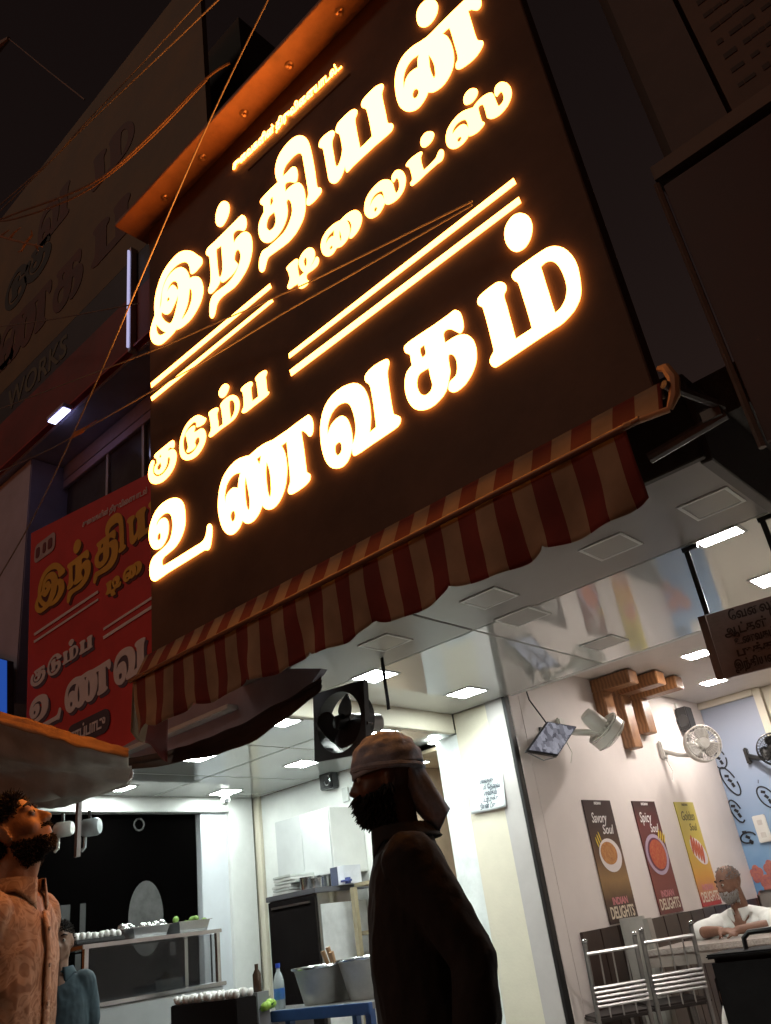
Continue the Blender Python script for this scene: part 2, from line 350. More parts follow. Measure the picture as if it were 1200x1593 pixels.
  'nn': [[-1040,5463,-1022,5450,-1005,5432,-990,5411,-979,5389,-973,5370,-972,5353,-976,5335,-983,5321,-993,5315,-1003,5316,-1012,5323,-1020,5334,-1028,5347,-1035,5359,-1047,5367,-1054,5371,-1054,5349,-1054,5308,-1054,5264,-1054,5218,-1054,5173,-1052,5137,-1049,5120,-1044,5112,-1036,5103,-1028,5093,-1025,5083,-1025,5071,-1031,5059,-1042,5048,-1058,5037,-1078,5028,-1098,5024,-1120,5024,-1144,5027,-1166,5032,-1183,5039,-1194,5048,-1201,5060,-1203,5073,-1200,5086,-1195,5098,-1187,5104,-1180,5112,-1177,5129,-1175,5155,-1175,5196,-1176,5244,-1176,5292,-1177,5335,-1178,5362,-1178,5373,-1184,5377,-1197,5381,-1215,5380,-1227,5379,-1218,5364,-1206,5337,-1199,5309,-1194,5277,-1192,5243,-1192,5209,-1194,5176,-1199,5146,-1206,5119,-1216,5095,-1229,5075,-1245,5058,-1265,5044,-1286,5034,-1309,5031,-1330,5033,-1348,5039,-1364,5047,-1381,5064,-1391,5076,-1397,5067,-1411,5053,-1429,5041,-1449,5032,-1468,5029,-1487,5032,-1507,5043,-1527,5059,-1545,5081,-1560,5107,-1572,5135,-1580,5167,-1585,5204,-1586,5244,-1584,5286,-1580,5328,-1573,5366,-1562,5401,-1548,5432,-1529,5457,-1504,5478,-1474,5490,-1440,5492,-1403,5486,-1365,5472,-1323,5459,-1278,5459,-1231,5463,-1185,5465,-1141,5467,-1101,5467,-1068,5467,-1052,5467],[-1390,5389,-1396,5379,-1406,5358,-1412,5327,-1416,5306,-1426,5312,-1445,5319,-1464,5321,-1484,5317,-1501,5303,-1514,5285,-1524,5261,-1528,5246,-1527,5268,-1522,5303,-1515,5331,-1504,5356,-1490,5375,-1474,5388,-1456,5397,-1436,5401,-1408,5395],[-1335,5326,-1330,5308,-1323,5276,-1319,5246,-1317,5216,-1319,5185,-1322,5159,-1326,5142,-1331,5134,-1334,5131,-1338,5136,-1341,5152,-1344,5175,-1346,5203,-1346,5238,-1340,5291],[-1452,5168,-1445,5154,-1442,5138,-1447,5124,-1455,5113,-1465,5109,-1474,5112,-1481,5122,-1485,5135,-1485,5149,-1482,5162,-1475,5172,-1467,5177,-1459,5175]],
  'dot_nn': [[-1241,5703,-1227,5683,-1216,5659,-1210,5633,-1209,5607,-1215,5582,-1225,5560,-1240,5544,-1258,5533,-1277,5529,-1297,5531,-1313,5540,-1327,5554,-1340,5574,-1349,5598,-1353,5627,-1353,5656,-1349,5684,-1340,5709,-1326,5726,-1309,5735,-1290,5737,-1271,5732,-1255,5720]],
  'ti': [[-2484,4730,-2471,4724,-2463,4717,-2460,4707,-2461,4697,-2465,4687,-2470,4675,-2472,4655,-2472,4631,-2469,4601,-2466,4582,-2425,4584,-2433,4598,-2445,4623,-2453,4647,-2458,4670,-2457,4689,-2450,4705,-2437,4721,-2419,4731,-2396,4736,-2373,4733,-2355,4723,-2340,4708,-2330,4688,-2325,4667,-2327,4645,-2334,4625,-2346,4610,-2360,4599,-2373,4590,-2380,4586,-2367,4590,-2347,4598,-2334,4610,-2323,4620,-2313,4619,-2305,4610,-2302,4596,-2303,4581,-2310,4568,-2321,4558,-2340,4555,-2362,4555,-2381,4558,-2397,4560,-2407,4557,-2412,4549,-2412,4532,-2409,4515,-2402,4507,-2397,4501,-2402,4492,-2411,4485,-2426,4483,-2443,4484,-2457,4489,-2468,4496,-2477,4505,-2482,4517,-2482,4533,-2480,4544,-2492,4546,-2512,4550,-2531,4552,-2548,4554,-2560,4560,-2567,4568,-2570,4577,-2568,4587,-2561,4595,-2553,4605,-2547,4618,-2543,4634,-2546,4660,-2551,4686,-2557,4702,-2562,4713,-2562,4721,-2556,4725,-2541,4729,-2522,4731,-2502,4731],[-2402,4685,-2396,4676,-2392,4661,-2393,4645,-2396,4631,-2401,4621,-2407,4617,-2413,4625,-2418,4639,-2419,4656,-2418,4672,-2411,4682]],
  'ai': [[-2104,4732,-2088,4735,-2061,4738,-2040,4736,-2020,4732,-2002,4724,-1986,4712,-1972,4693,-1962,4671,-1957,4651,-1956,4630,-1960,4611,-1969,4593,-1982,4577,-1998,4565,-2016,4557,-2033,4553,-2046,4553,-2055,4555,-2060,4561,-2061,4568,-2061,4573,-2057,4580,-2048,4594,-2040,4610,-2035,4628,-2034,4646,-2038,4664,-2045,4680,-2055,4692,-2061,4697,-2056,4679,-2050,4651,-2048,4630,-2050,4611,-2054,4594,-2063,4581,-2074,4570,-2089,4562,-2106,4556,-2124,4554,-2137,4557,-2148,4562,-2158,4567,-2164,4569,-2170,4564,-2183,4556,-2197,4552,-2213,4552,-2228,4558,-2241,4568,-2254,4582,-2264,4599,-2271,4621,-2274,4643,-2274,4663,-2271,4682,-2264,4700,-2253,4717,-2236,4730,-2216,4741,-2190,4746,-2162,4747,-2126,4739],[-2160,4704,-2163,4687,-2168,4665,-2174,4667,-2182,4673,-2195,4674,-2208,4673,-2220,4666,-2230,4657,-2235,4646,-2237,4639,-2235,4652,-2230,4674,-2219,4688,-2204,4699,-2178,4703],[-2123,4670,-2119,4655,-2116,4632,-2117,4611,-2120,4595,-2124,4591,-2127,4597,-2129,4614,-2130,4635,-2126,4657],[-2191,4611,-2188,4604,-2188,4596,-2193,4590,-2199,4587,-2206,4591,-2211,4598,-2211,4606,-2209,4612,-2200,4614]],
  'la': [[-1663,4736,-1652,4723,-1642,4705,-1636,4681,-1633,4656,-1635,4634,-1641,4615,-1650,4596,-1663,4579,-1679,4568,-1696,4561,-1716,4558,-1735,4559,-1754,4564,-1771,4572,-1781,4581,-1787,4590,-1791,4598,-1793,4603,-1794,4598,-1801,4588,-1816,4575,-1834,4564,-1852,4561,-1870,4563,-1887,4569,-1903,4580,-1915,4596,-1924,4616,-1930,4636,-1932,4658,-1927,4685,-1918,4711,-1904,4732,-1885,4748,-1860,4759,-1834,4765,-1809,4767,-1786,4764,-1769,4756,-1754,4744,-1740,4730,-1729,4713,-1721,4694,-1717,4674,-1716,4657,-1716,4641,-1714,4621,-1711,4605,-1704,4601,-1696,4604,-1688,4611,-1682,4624,-1678,4643,-1677,4663,-1680,4681,-1686,4695,-1692,4697,-1698,4694,-1705,4688,-1711,4685,-1717,4695,-1720,4709,-1719,4723,-1713,4735,-1701,4745,-1687,4749,-1675,4745],[-1889,4656,-1885,4670,-1875,4691,-1861,4702,-1844,4709,-1826,4708,-1809,4703,-1799,4697,-1792,4688,-1790,4672,-1789,4653,-1789,4631,-1789,4618,-1791,4630,-1795,4650,-1801,4667,-1809,4681,-1821,4687,-1836,4688,-1850,4686,-1865,4681,-1880,4666],[-1851,4622,-1846,4615,-1845,4605,-1850,4597,-1857,4593,-1862,4596,-1867,4602,-1868,4611,-1866,4619,-1859,4623]],
  'ta': [[-1507,4730,-1504,4721,-1507,4712,-1512,4707,-1518,4699,-1521,4681,-1522,4658,-1520,4624,-1519,4601,-1508,4601,-1486,4602,-1459,4606,-1434,4612,-1423,4624,-1415,4634,-1405,4641,-1396,4641,-1388,4633,-1383,4620,-1384,4605,-1388,4590,-1395,4578,-1404,4570,-1416,4569,-1432,4572,-1456,4571,-1486,4570,-1519,4567,-1552,4563,-1579,4562,-1599,4563,-1609,4568,-1612,4575,-1613,4584,-1611,4592,-1603,4595,-1595,4602,-1593,4621,-1594,4645,-1595,4672,-1599,4697,-1607,4708,-1614,4714,-1616,4723,-1613,4730,-1604,4736,-1590,4741,-1569,4742,-1545,4740,-1523,4736]],
  'dot_ta': [[-1435,4813,-1423,4801,-1415,4786,-1413,4773,-1417,4760,-1428,4746,-1444,4737,-1462,4734,-1480,4737,-1491,4745,-1498,4756,-1502,4772,-1502,4789,-1498,4804,-1489,4817,-1476,4824,-1461,4827,-1448,4822]],
  'sa': [[-993,4735,-982,4722,-972,4706,-966,4689,-961,4670,-960,4650,-961,4632,-966,4613,-975,4596,-987,4581,-1001,4569,-1019,4561,-1037,4556,-1054,4555,-1069,4558,-1084,4564,-1097,4573,-1106,4584,-1112,4594,-1114,4600,-1114,4608,-1113,4625,-1113,4645,-1113,4667,-1114,4686,-1117,4697,-1123,4702,-1130,4707,-1137,4708,-1142,4705,-1145,4696,-1146,4674,-1146,4647,-1146,4622,-1144,4602,-1138,4591,-1134,4585,-1134,4579,-1140,4573,-1154,4566,-1172,4561,-1190,4562,-1207,4566,-1219,4571,-1226,4576,-1230,4579,-1230,4584,-1229,4592,-1228,4597,-1231,4589,-1239,4577,-1254,4570,-1272,4565,-1288,4565,-1304,4567,-1318,4573,-1330,4582,-1342,4596,-1351,4613,-1356,4632,-1358,4653,-1355,4675,-1350,4696,-1342,4714,-1331,4729,-1315,4742,-1296,4752,-1276,4759,-1255,4762,-1234,4760,-1213,4753,-1186,4738,-1170,4728,-1159,4734,-1140,4742,-1121,4745,-1102,4745,-1084,4740,-1068,4733,-1059,4725,-1053,4715,-1050,4699,-1049,4682,-1048,4664,-1047,4645,-1046,4627,-1044,4612,-1039,4607,-1032,4607,-1024,4609,-1015,4614,-1009,4623,-1005,4634,-1004,4652,-1005,4668,-1008,4678,-1013,4684,-1021,4682,-1029,4678,-1035,4675,-1039,4676,-1043,4686,-1044,4700,-1041,4718,-1034,4734,-1025,4742,-1014,4744,-1004,4742],[-1313,4673,-1311,4683,-1305,4697,-1295,4707,-1282,4713,-1266,4715,-1249,4712,-1236,4705,-1226,4696,-1222,4686,-1220,4674,-1219,4656,-1220,4639,-1222,4625,-1223,4617,-1223,4627,-1224,4643,-1229,4659,-1237,4673,-1246,4681,-1258,4686,-1272,4687,-1286,4685,-1303,4678],[-1273,4617,-1270,4611,-1270,4604,-1275,4597,-1282,4593,-1288,4594,-1294,4599,-1296,4606,-1296,4613,-1293,4619,-1287,4623,-1280,4622]],
  'dot_sa': [[-1147,4850,-1137,4840,-1128,4828,-1124,4815,-1123,4802,-1128,4789,-1137,4778,-1151,4770,-1167,4766,-1183,4769,-1197,4777,-1205,4785,-1209,4796,-1210,4811,-1208,4826,-1203,4839,-1194,4850,-1182,4856,-1170,4858,-1158,4856]],
  'ku': [[-3720,4139,-3709,4128,-3704,4113,-3705,4097,-3710,4084,-3717,4080,-3725,4082,-3738,4092,-3750,4101,-3762,4103,-3772,4100,-3774,4092,-3774,4086,-3761,4085,-3739,4081,-3721,4073,-3705,4060,-3694,4041,-3687,4021,-3686,4001,-3691,3980,-3700,3958,-3715,3937,-3738,3919,-3767,3905,-3801,3896,-3837,3893,-3876,3899,-3913,3911,-3943,3928,-3967,3947,-3983,3971,-3993,3996,-3996,4021,-3994,4044,-3987,4066,-3978,4085,-3966,4099,-3953,4106,-3941,4103,-3931,4094,-3928,4086,-3929,4077,-3937,4062,-3944,4044,-3945,4023,-3940,4002,-3926,3982,-3907,3966,-3884,3954,-3860,3947,-3836,3946,-3813,3951,-3790,3960,-3771,3973,-3759,3992,-3753,4011,-3755,4025,-3762,4035,-3770,4040,-3778,4040,-3782,4032,-3785,4020,-3788,4007,-3794,3993,-3807,3979,-3824,3968,-3844,3963,-3865,3963,-3884,3968,-3901,3977,-3915,3990,-3925,4004,-3929,4018,-3927,4031,-3921,4043,-3911,4052,-3902,4055,-3896,4060,-3898,4078,-3905,4096,-3914,4104,-3923,4110,-3927,4119,-3926,4128,-3920,4133,-3904,4137,-3871,4139,-3832,4140,-3795,4142,-3761,4143,-3737,4143],[-3857,4104,-3850,4094,-3848,4083,-3854,4079,-3863,4079,-3869,4087,-3871,4095,-3865,4102],[-3858,4045,-3853,4031,-3849,4012,-3858,4001,-3871,3995,-3885,4001,-3896,4012,-3899,4022,-3896,4032,-3887,4038,-3876,4042,-3864,4044]],
  'tu': [[-3375,4113,-3380,4101,-3392,4091,-3407,4088,-3425,4090,-3445,4093,-3462,4098,-3472,4104,-3476,4110,-3474,4118,-3472,4127,-3475,4137,-3482,4146,-3494,4153,-3509,4156,-3528,4154,-3549,4149,-3567,4141,-3583,4128,-3597,4112,-3607,4094,-3613,4073,-3614,4050,-3612,4024,-3605,3998,-3593,3976,-3577,3959,-3558,3948,-3536,3943,-3510,3946,-3486,3954,-3465,3966,-3450,3979,-3445,3994,-3447,4009,-3455,4020,-3466,4026,-3478,4025,-3488,4019,-3494,4010,-3497,4000,-3491,3988,-3487,3977,-3492,3970,-3502,3966,-3517,3964,-3535,3963,-3551,3965,-3564,3968,-3574,3973,-3579,3979,-3578,3985,-3573,3991,-3567,3996,-3563,4003,-3565,4021,-3570,4042,-3575,4066,-3579,4087,-3585,4099,-3587,4107,-3585,4113,-3578,4118,-3563,4125,-3544,4131,-3523,4132,-3505,4129,-3494,4125,-3489,4118,-3489,4109,-3492,4099,-3498,4091,-3501,4084,-3494,4078,-3480,4073,-3459,4072,-3436,4071,-3419,4065,-3405,4054,-3393,4036,-3386,4014,-3384,3992,-3388,3970,-3400,3949,-3417,3931,-3440,3915,-3467,3904,-3499,3900,-3532,3903,-3563,3912,-3592,3926,-3616,3944,-3635,3967,-3646,3994,-3652,4022,-3653,4050,-3650,4076,-3642,4103,-3628,4129,-3610,4152,-3587,4170,-3560,4184,-3530,4191,-3496,4192,-3463,4186,-3439,4173,-3421,4158,-3407,4145,-3395,4132,-3382,4122]],
  'ma': [[-3282,4137,-3265,4130,-3254,4121,-3254,4112,-3258,4103,-3265,4096,-3270,4086,-3268,4061,-3263,4032,-3262,4003,-3261,3987,-3218,3984,-3219,4008,-3221,4047,-3224,4078,-3227,4104,-3231,4115,-3233,4119,-3234,4126,-3230,4133,-3218,4141,-3198,4146,-3168,4147,-3136,4144,-3112,4134,-3093,4120,-3077,4102,-3066,4081,-3059,4056,-3058,4031,-3063,4011,-3073,3994,-3087,3979,-3105,3967,-3129,3962,-3161,3960,-3206,3961,-3253,3961,-3288,3959,-3315,3957,-3333,3958,-3344,3961,-3353,3969,-3356,3979,-3349,3987,-3339,3997,-3333,4007,-3330,4022,-3333,4051,-3337,4080,-3340,4098,-3343,4111,-3347,4124,-3349,4134,-3343,4140,-3330,4143,-3307,4142],[-3147,4109,-3134,4111,-3119,4101,-3109,4088,-3102,4071,-3099,4052,-3100,4032,-3107,4013,-3118,3997,-3135,3986,-3146,3982,-3148,4002,-3150,4037,-3151,4077]],
  'dot_ma': [[-3170,4250,-3156,4238,-3146,4225,-3143,4212,-3148,4199,-3159,4184,-3175,4172,-3194,4168,-3212,4171,-3226,4181,-3236,4196,-3242,4211,-3243,4227,-3234,4240,-3222,4250,-3209,4256,-3195,4258,-3182,4256]],
  'pa': [[-2947,4132,-2936,4123,-2932,4113,-2933,4105,-2938,4098,-2944,4095,-2949,4089,-2949,4068,-2948,4043,-2947,4012,-2946,3993,-2891,3993,-2891,4014,-2893,4048,-2895,4076,-2897,4100,-2902,4112,-2905,4120,-2905,4128,-2899,4135,-2881,4140,-2859,4142,-2837,4140,-2817,4135,-2807,4126,-2803,4116,-2804,4108,-2809,4099,-2814,4095,-2818,4086,-2817,4061,-2816,4032,-2816,4006,-2814,3985,-2807,3979,-2801,3976,-2801,3968,-2808,3961,-2824,3958,-2850,3956,-2891,3955,-2935,3954,-2973,3952,-3003,3951,-3022,3955,-3034,3961,-3041,3968,-3042,3977,-3034,3985,-3024,3996,-3020,4015,-3020,4039,-3019,4070,-3022,4097,-3029,4110,-3036,4117,-3037,4126,-3031,4134,-3016,4138,-2996,4140,-2970,4138]],
  'u': [[-3699,3712,-3673,3696,-3651,3676,-3633,3651,-3620,3622,-3614,3588,-3612,3553,-3612,3521,-3617,3490,-3630,3461,-3649,3434,-3675,3411,-3704,3394,-3737,3384,-3770,3379,-3803,3375,-3831,3372,-3846,3365,-3854,3356,-3856,3344,-3854,3332,-3849,3322,-3838,3316,-3818,3314,-3783,3314,-3723,3313,-3654,3313,-3582,3313,-3518,3313,-3476,3312,-3446,3317,-3429,3331,-3419,3349,-3413,3372,-3407,3392,-3397,3398,-3386,3397,-3376,3392,-3367,3381,-3363,3366,-3362,3345,-3366,3317,-3373,3289,-3380,3266,-3389,3249,-3399,3242,-3411,3241,-3422,3247,-3440,3253,-3474,3254,-3521,3253,-3585,3253,-3656,3253,-3727,3253,-3795,3253,-3857,3249,-3906,3247,-3927,3248,-3939,3253,-3957,3263,-3973,3280,-3983,3304,-3987,3331,-3986,3359,-3978,3384,-3964,3403,-3943,3417,-3914,3423,-3880,3427,-3845,3432,-3813,3439,-3788,3448,-3768,3463,-3753,3488,-3744,3517,-3741,3546,-3743,3575,-3748,3600,-3758,3622,-3773,3638,-3791,3650,-3810,3657,-3830,3659,-3854,3658,-3876,3652,-3894,3643,-3906,3632,-3908,3618,-3906,3609,-3900,3619,-3888,3631,-3872,3637,-3854,3638,-3834,3634,-3814,3625,-3798,3608,-3787,3587,-3782,3561,-3783,3534,-3791,3505,-3806,3479,-3827,3460,-3852,3448,-3883,3446,-3914,3452,-3939,3465,-3960,3485,-3976,3511,-3988,3541,-3993,3571,-3991,3602,-3984,3635,-3969,3667,-3946,3696,-3916,3719,-3880,3734,-3840,3741,-3799,3740,-3760,3734,-3728,3725],[-3878,3553,-3870,3545,-3865,3533,-3865,3518,-3870,3506,-3879,3502,-3888,3503,-3896,3509,-3902,3519,-3902,3532,-3899,3544,-3889,3551]],
  'na': [[-2511,3656,-2502,3644,-2494,3628,-2489,3606,-2488,3584,-2490,3563,-2495,3545,-2503,3532,-2512,3526,-2520,3526,-2528,3531,-2534,3541,-2541,3553,-2550,3566,-2559,3578,-2569,3588,-2578,3590,-2580,3578,-2579,3553,-2576,3514,-2574,3465,-2573,3405,-2572,3354,-2571,3338,-2567,3333,-2558,3323,-2549,3314,-2547,3303,-2550,3293,-2555,3283,-2567,3276,-2588,3269,-2617,3265,-2651,3263,-2682,3264,-2700,3267,-2710,3273,-2718,3282,-2721,3292,-2719,3305,-2713,3318,-2706,3326,-2698,3339,-2695,3366,-2695,3402,-2695,3447,-2696,3495,-2696,3553,-2696,3587,-2741,3585,-2734,3573,-2724,3549,-2717,3525,-2713,3497,-2711,3462,-2713,3424,-2720,3386,-2731,3348,-2747,3316,-2768,3289,-2792,3268,-2818,3255,-2843,3251,-2866,3254,-2886,3262,-2903,3274,-2919,3294,-2926,3307,-2937,3294,-2957,3272,-2979,3258,-3004,3248,-3029,3247,-3053,3252,-3070,3262,-3083,3274,-3093,3285,-3097,3291,-3105,3279,-3121,3261,-3142,3250,-3165,3244,-3188,3244,-3211,3252,-3232,3266,-3251,3287,-3268,3313,-3281,3344,-3292,3384,-3300,3427,-3301,3468,-3297,3508,-3288,3550,-3274,3589,-3257,3618,-3235,3641,-3207,3660,-3173,3674,-3136,3683,-3095,3684,-3037,3670,-3002,3658,-2972,3662,-2926,3668,-2893,3668,-2862,3666,-2823,3659,-2800,3654,-2756,3654,-2685,3654,-2630,3657,-2582,3659,-2546,3660,-2523,3660,-2514,3660],[-3086,3587,-3094,3577,-3105,3556,-3113,3525,-3117,3503,-3131,3513,-3156,3525,-3179,3525,-3200,3519,-3215,3509,-3226,3496,-3232,3474,-3234,3458,-3236,3476,-3237,3508,-3229,3539,-3216,3568,-3197,3586,-3174,3597,-3150,3602,-3126,3601,-3100,3593],[-3045,3541,-3042,3520,-3037,3482,-3030,3439,-3026,3396,-3027,3363,-3031,3339,-3037,3329,-3043,3331,-3050,3345,-3056,3370,-3059,3410,-3060,3452,-3059,3485,-3056,3512,-3050,3532],[-2865,3547,-2859,3528,-2849,3492,-2845,3452,-2845,3410,-2847,3371,-2852,3341,-2858,3328,-2864,3329,-2870,3341,-2876,3366,-2879,3408,-2880,3453,-2879,3486,-2875,3512,-2870,3535],[-2904,3608,-2909,3597,-2916,3580,-2922,3567,-2925,3560,-2928,3568,-2935,3582,-2941,3598,-2946,3607],[-3167,3383,-3160,3376,-3155,3365,-3154,3347,-3158,3329,-3167,3321,-3177,3320,-3186,3326,-3192,3338,-3195,3352,-3195,3366,-3191,3376,-3185,3382,-3176,3384]],
  'va': [[-1956,3673,-1942,3664,-1938,3653,-1937,3643,-1940,3632,-1946,3621,-1953,3608,-1958,3592,-1961,3567,-1963,3525,-1964,3474,-1965,3414,-1964,3363,-1959,3348,-1951,3343,-1938,3331,-1928,3319,-1926,3307,-1929,3296,-1936,3285,-1950,3277,-1971,3274,-2002,3272,-2048,3270,-2100,3268,-2151,3265,-2194,3262,-2219,3262,-2234,3263,-2243,3267,-2246,3274,-2248,3283,-2248,3293,-2246,3307,-2244,3316,-2249,3306,-2259,3290,-2269,3274,-2283,3259,-2301,3250,-2322,3245,-2344,3248,-2366,3256,-2388,3269,-2407,3288,-2422,3312,-2434,3342,-2442,3375,-2447,3412,-2449,3454,-2447,3496,-2442,3536,-2432,3573,-2416,3608,-2395,3639,-2366,3662,-2333,3677,-2294,3684,-2253,3684,-2214,3676,-2179,3663,-2153,3645,-2133,3622,-2117,3595,-2106,3564,-2099,3530,-2096,3494,-2097,3455,-2101,3415,-2109,3379,-2118,3350,-2122,3338,-2124,3336,-2078,3344,-2076,3379,-2074,3437,-2073,3490,-2074,3539,-2075,3571,-2079,3593,-2088,3607,-2097,3617,-2102,3630,-2103,3644,-2100,3656,-2088,3667,-2065,3676,-2034,3680,-1992,3679],[-2396,3469,-2394,3489,-2388,3523,-2373,3551,-2352,3575,-2328,3589,-2302,3596,-2276,3594,-2253,3586,-2236,3574,-2223,3556,-2214,3530,-2208,3500,-2204,3467,-2203,3434,-2206,3406,-2211,3382,-2219,3363,-2228,3347,-2236,3335,-2240,3329,-2238,3347,-2235,3376,-2235,3401,-2237,3427,-2242,3456,-2250,3483,-2263,3505,-2279,3521,-2298,3528,-2320,3528,-2344,3522,-2366,3511,-2386,3486],[-2326,3390,-2317,3382,-2312,3370,-2312,3353,-2315,3337,-2323,3327,-2333,3322,-2341,3320,-2348,3323,-2355,3333,-2359,3348,-2359,3366,-2354,3383,-2341,3390]],
  'ka': [[-1511,3674,-1502,3664,-1494,3650,-1490,3628,-1489,3605,-1490,3583,-1493,3564,-1500,3552,-1509,3544,-1515,3543,-1521,3546,-1527,3554,-1535,3565,-1546,3579,-1557,3593,-1569,3602,-1580,3607,-1590,3608,-1599,3604,-1604,3596,-1606,3583,-1606,3561,-1606,3546,-1596,3546,-1577,3546,-1556,3545,-1534,3542,-1513,3534,-1495,3523,-1480,3508,-1469,3490,-1460,3468,-1456,3443,-1455,3417,-1459,3391,-1465,3366,-1476,3343,-1491,3323,-1508,3305,-1529,3290,-1550,3278,-1574,3272,-1595,3270,-1609,3273,-1620,3279,-1629,3287,-1635,3296,-1637,3307,-1635,3317,-1630,3329,-1621,3338,-1609,3342,-1597,3344,-1586,3349,-1578,3359,-1571,3378,-1567,3400,-1566,3421,-1569,3440,-1575,3455,-1582,3465,-1592,3473,-1601,3473,-1605,3458,-1607,3437,-1608,3414,-1609,3390,-1617,3369,-1627,3347,-1638,3324,-1652,3304,-1673,3288,-1698,3278,-1724,3271,-1751,3270,-1776,3274,-1799,3283,-1820,3296,-1839,3314,-1854,3339,-1865,3368,-1871,3397,-1873,3427,-1871,3460,-1864,3490,-1855,3512,-1843,3528,-1823,3539,-1809,3544,-1809,3568,-1808,3601,-1809,3609,-1813,3613,-1823,3623,-1833,3635,-1836,3650,-1836,3663,-1832,3671,-1821,3676,-1803,3679,-1772,3680,-1714,3679,-1652,3677,-1601,3678,-1561,3679,-1540,3681,-1528,3682,-1518,3680],[-1718,3607,-1718,3591,-1718,3568,-1720,3557,-1725,3551,-1735,3548,-1742,3547,-1745,3556,-1748,3572,-1749,3590,-1745,3605,-1730,3608],[-1719,3473,-1719,3453,-1719,3421,-1717,3398,-1716,3377,-1723,3362,-1733,3351,-1748,3346,-1764,3346,-1779,3355,-1791,3370,-1799,3392,-1802,3416,-1800,3437,-1794,3454,-1785,3468,-1770,3476,-1740,3476]],
  'mm': [[-1264,3664,-1254,3655,-1246,3643,-1242,3630,-1242,3617,-1245,3607,-1251,3599,-1258,3594,-1263,3584,-1264,3562,-1262,3528,-1262,3476,-1261,3421,-1261,3370,-1261,3343,-1178,3345,-1177,3364,-1177,3404,-1178,3460,-1180,3519,-1181,3563,-1183,3596,-1188,3609,-1195,3617,-1201,3631,-1205,3646,-1203,3656,-1197,3665,-1189,3670,-1175,3673,-1147,3675,-1112,3675,-1075,3676,-1040,3675,-1017,3673,-999,3667,-981,3656,-964,3640,-948,3619,-935,3593,-924,3561,-917,3526,-915,3488,-918,3451,-923,3413,-930,3380,-938,3356,-949,3337,-965,3320,-983,3305,-1006,3294,-1029,3286,-1043,3282,-1061,3280,-1093,3280,-1134,3279,-1185,3277,-1243,3274,-1309,3271,-1366,3269,-1385,3270,-1390,3274,-1399,3285,-1404,3299,-1406,3311,-1403,3321,-1397,3330,-1389,3338,-1382,3343,-1376,3350,-1373,3362,-1373,3383,-1373,3426,-1373,3478,-1374,3539,-1376,3590,-1379,3603,-1382,3604,-1389,3614,-1395,3625,-1397,3637,-1394,3649,-1389,3658,-1377,3665,-1353,3670,-1327,3673,-1304,3674,-1285,3674,-1273,3670],[-1066,3603,-1057,3606,-1042,3609,-1029,3606,-1017,3599,-1007,3588,-998,3573,-990,3550,-985,3524,-982,3497,-981,3469,-982,3444,-986,3420,-995,3397,-1006,3378,-1021,3363,-1036,3353,-1053,3349,-1062,3348,-1063,3367,-1064,3407,-1064,3457,-1065,3512,-1065,3570]],
  'dot_mm': [[-1081,3932,-1067,3915,-1056,3894,-1050,3870,-1049,3846,-1051,3826,-1057,3807,-1065,3789,-1076,3772,-1091,3758,-1107,3749,-1125,3747,-1141,3750,-1154,3757,-1165,3769,-1176,3787,-1184,3810,-1189,3836,-1190,3863,-1187,3884,-1182,3902,-1174,3919,-1163,3932,-1146,3944,-1128,3951,-1115,3951,-1103,3947,-1092,3942]],
  'bar1': [[-3960,4728,-2712,4712,-2702,4672,-3954,4685]],
  'bar2': [[-3961,4612,-2706,4592,-2699,4563,-3951,4574]],
  'bar3': [[-2613,4124,-1072,4145,-1067,4106,-2614,4092]],
  'bar4': [[-2620,4013,-1073,4026,-1070,3987,-2612,3969]],
}

# ================================================================ setting
g = MB().quad((-60, -40, 0), (60, -40, 0), (60, 80, 0), (-60, 80, 0)).build('ground', M('asphalt', (.05, .048, .046), .85, var=.3, scale=3, bump=.4, bscale=40))
tag(g, 'dark asphalt street in front of the restaurant', kind='structure')
fl = MB().span((-7.2, 3.0, .004), (.6, 9.6, .1)).build('floor', M('floor_tile', (.42, .39, .36), .25, var=.1, scale=2))
tag(fl, 'pale tiled raised floor of the restaurant', kind='structure')

white = M('white_paint', (.76, .77, .75), .45, var=.08, scale=2.2, bump=.05)
cream = M('cream_paint', (.72, .67, .55), .5, var=.06, scale=2.5, bump=.06)
warmwhite = M('warm_white_paint', (.74, .68, .65), .5, var=.05, scale=1.6, bump=.05)
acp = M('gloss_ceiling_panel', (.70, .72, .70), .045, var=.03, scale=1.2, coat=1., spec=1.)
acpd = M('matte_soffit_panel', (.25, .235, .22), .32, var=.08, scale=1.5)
black = M('black_gap', (.008, .008, .008), .5, var=0)

ZC = 2.70      # porch soffit
ZK = 2.57      # kitchen ceiling
ZD = 3.00      # dining room ceiling
bld = thing('restaurant_building', 'open-fronted white restaurant under the glowing signboard', 'building', (-3, 5, 0))
def bpart(name, lo, hi, mat, bevel=.004): return MB().span(lo, hi).build(name, mat, bld, bevel=bevel)
# porch soffit: sheets with open joints
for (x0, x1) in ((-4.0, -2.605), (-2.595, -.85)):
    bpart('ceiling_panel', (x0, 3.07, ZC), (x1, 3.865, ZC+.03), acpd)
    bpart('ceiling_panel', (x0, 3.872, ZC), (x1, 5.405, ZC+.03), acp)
bpart('roof_slab', (-7.2, 3.6, 3.12), (.6, 9.5, 3.35), M('concrete', (.2, .19, .18), .8, bump=.3))
bpart('soffit_edge', (-.85, 3.07, ZC-.02), (-.80, 5.4, 3.1), M('soffit_edge', (.1, .09, .085), .5))
bpart('soffit_front', (-4.0, 3.03, ZC-.01), (-.82, 3.066, 3.1), M('soffit_front', (.05, .045, .04), .5))
bpart('lintel', (-3.44, 5.41, ZC+.001), (.5, 5.47, 3.1), white)
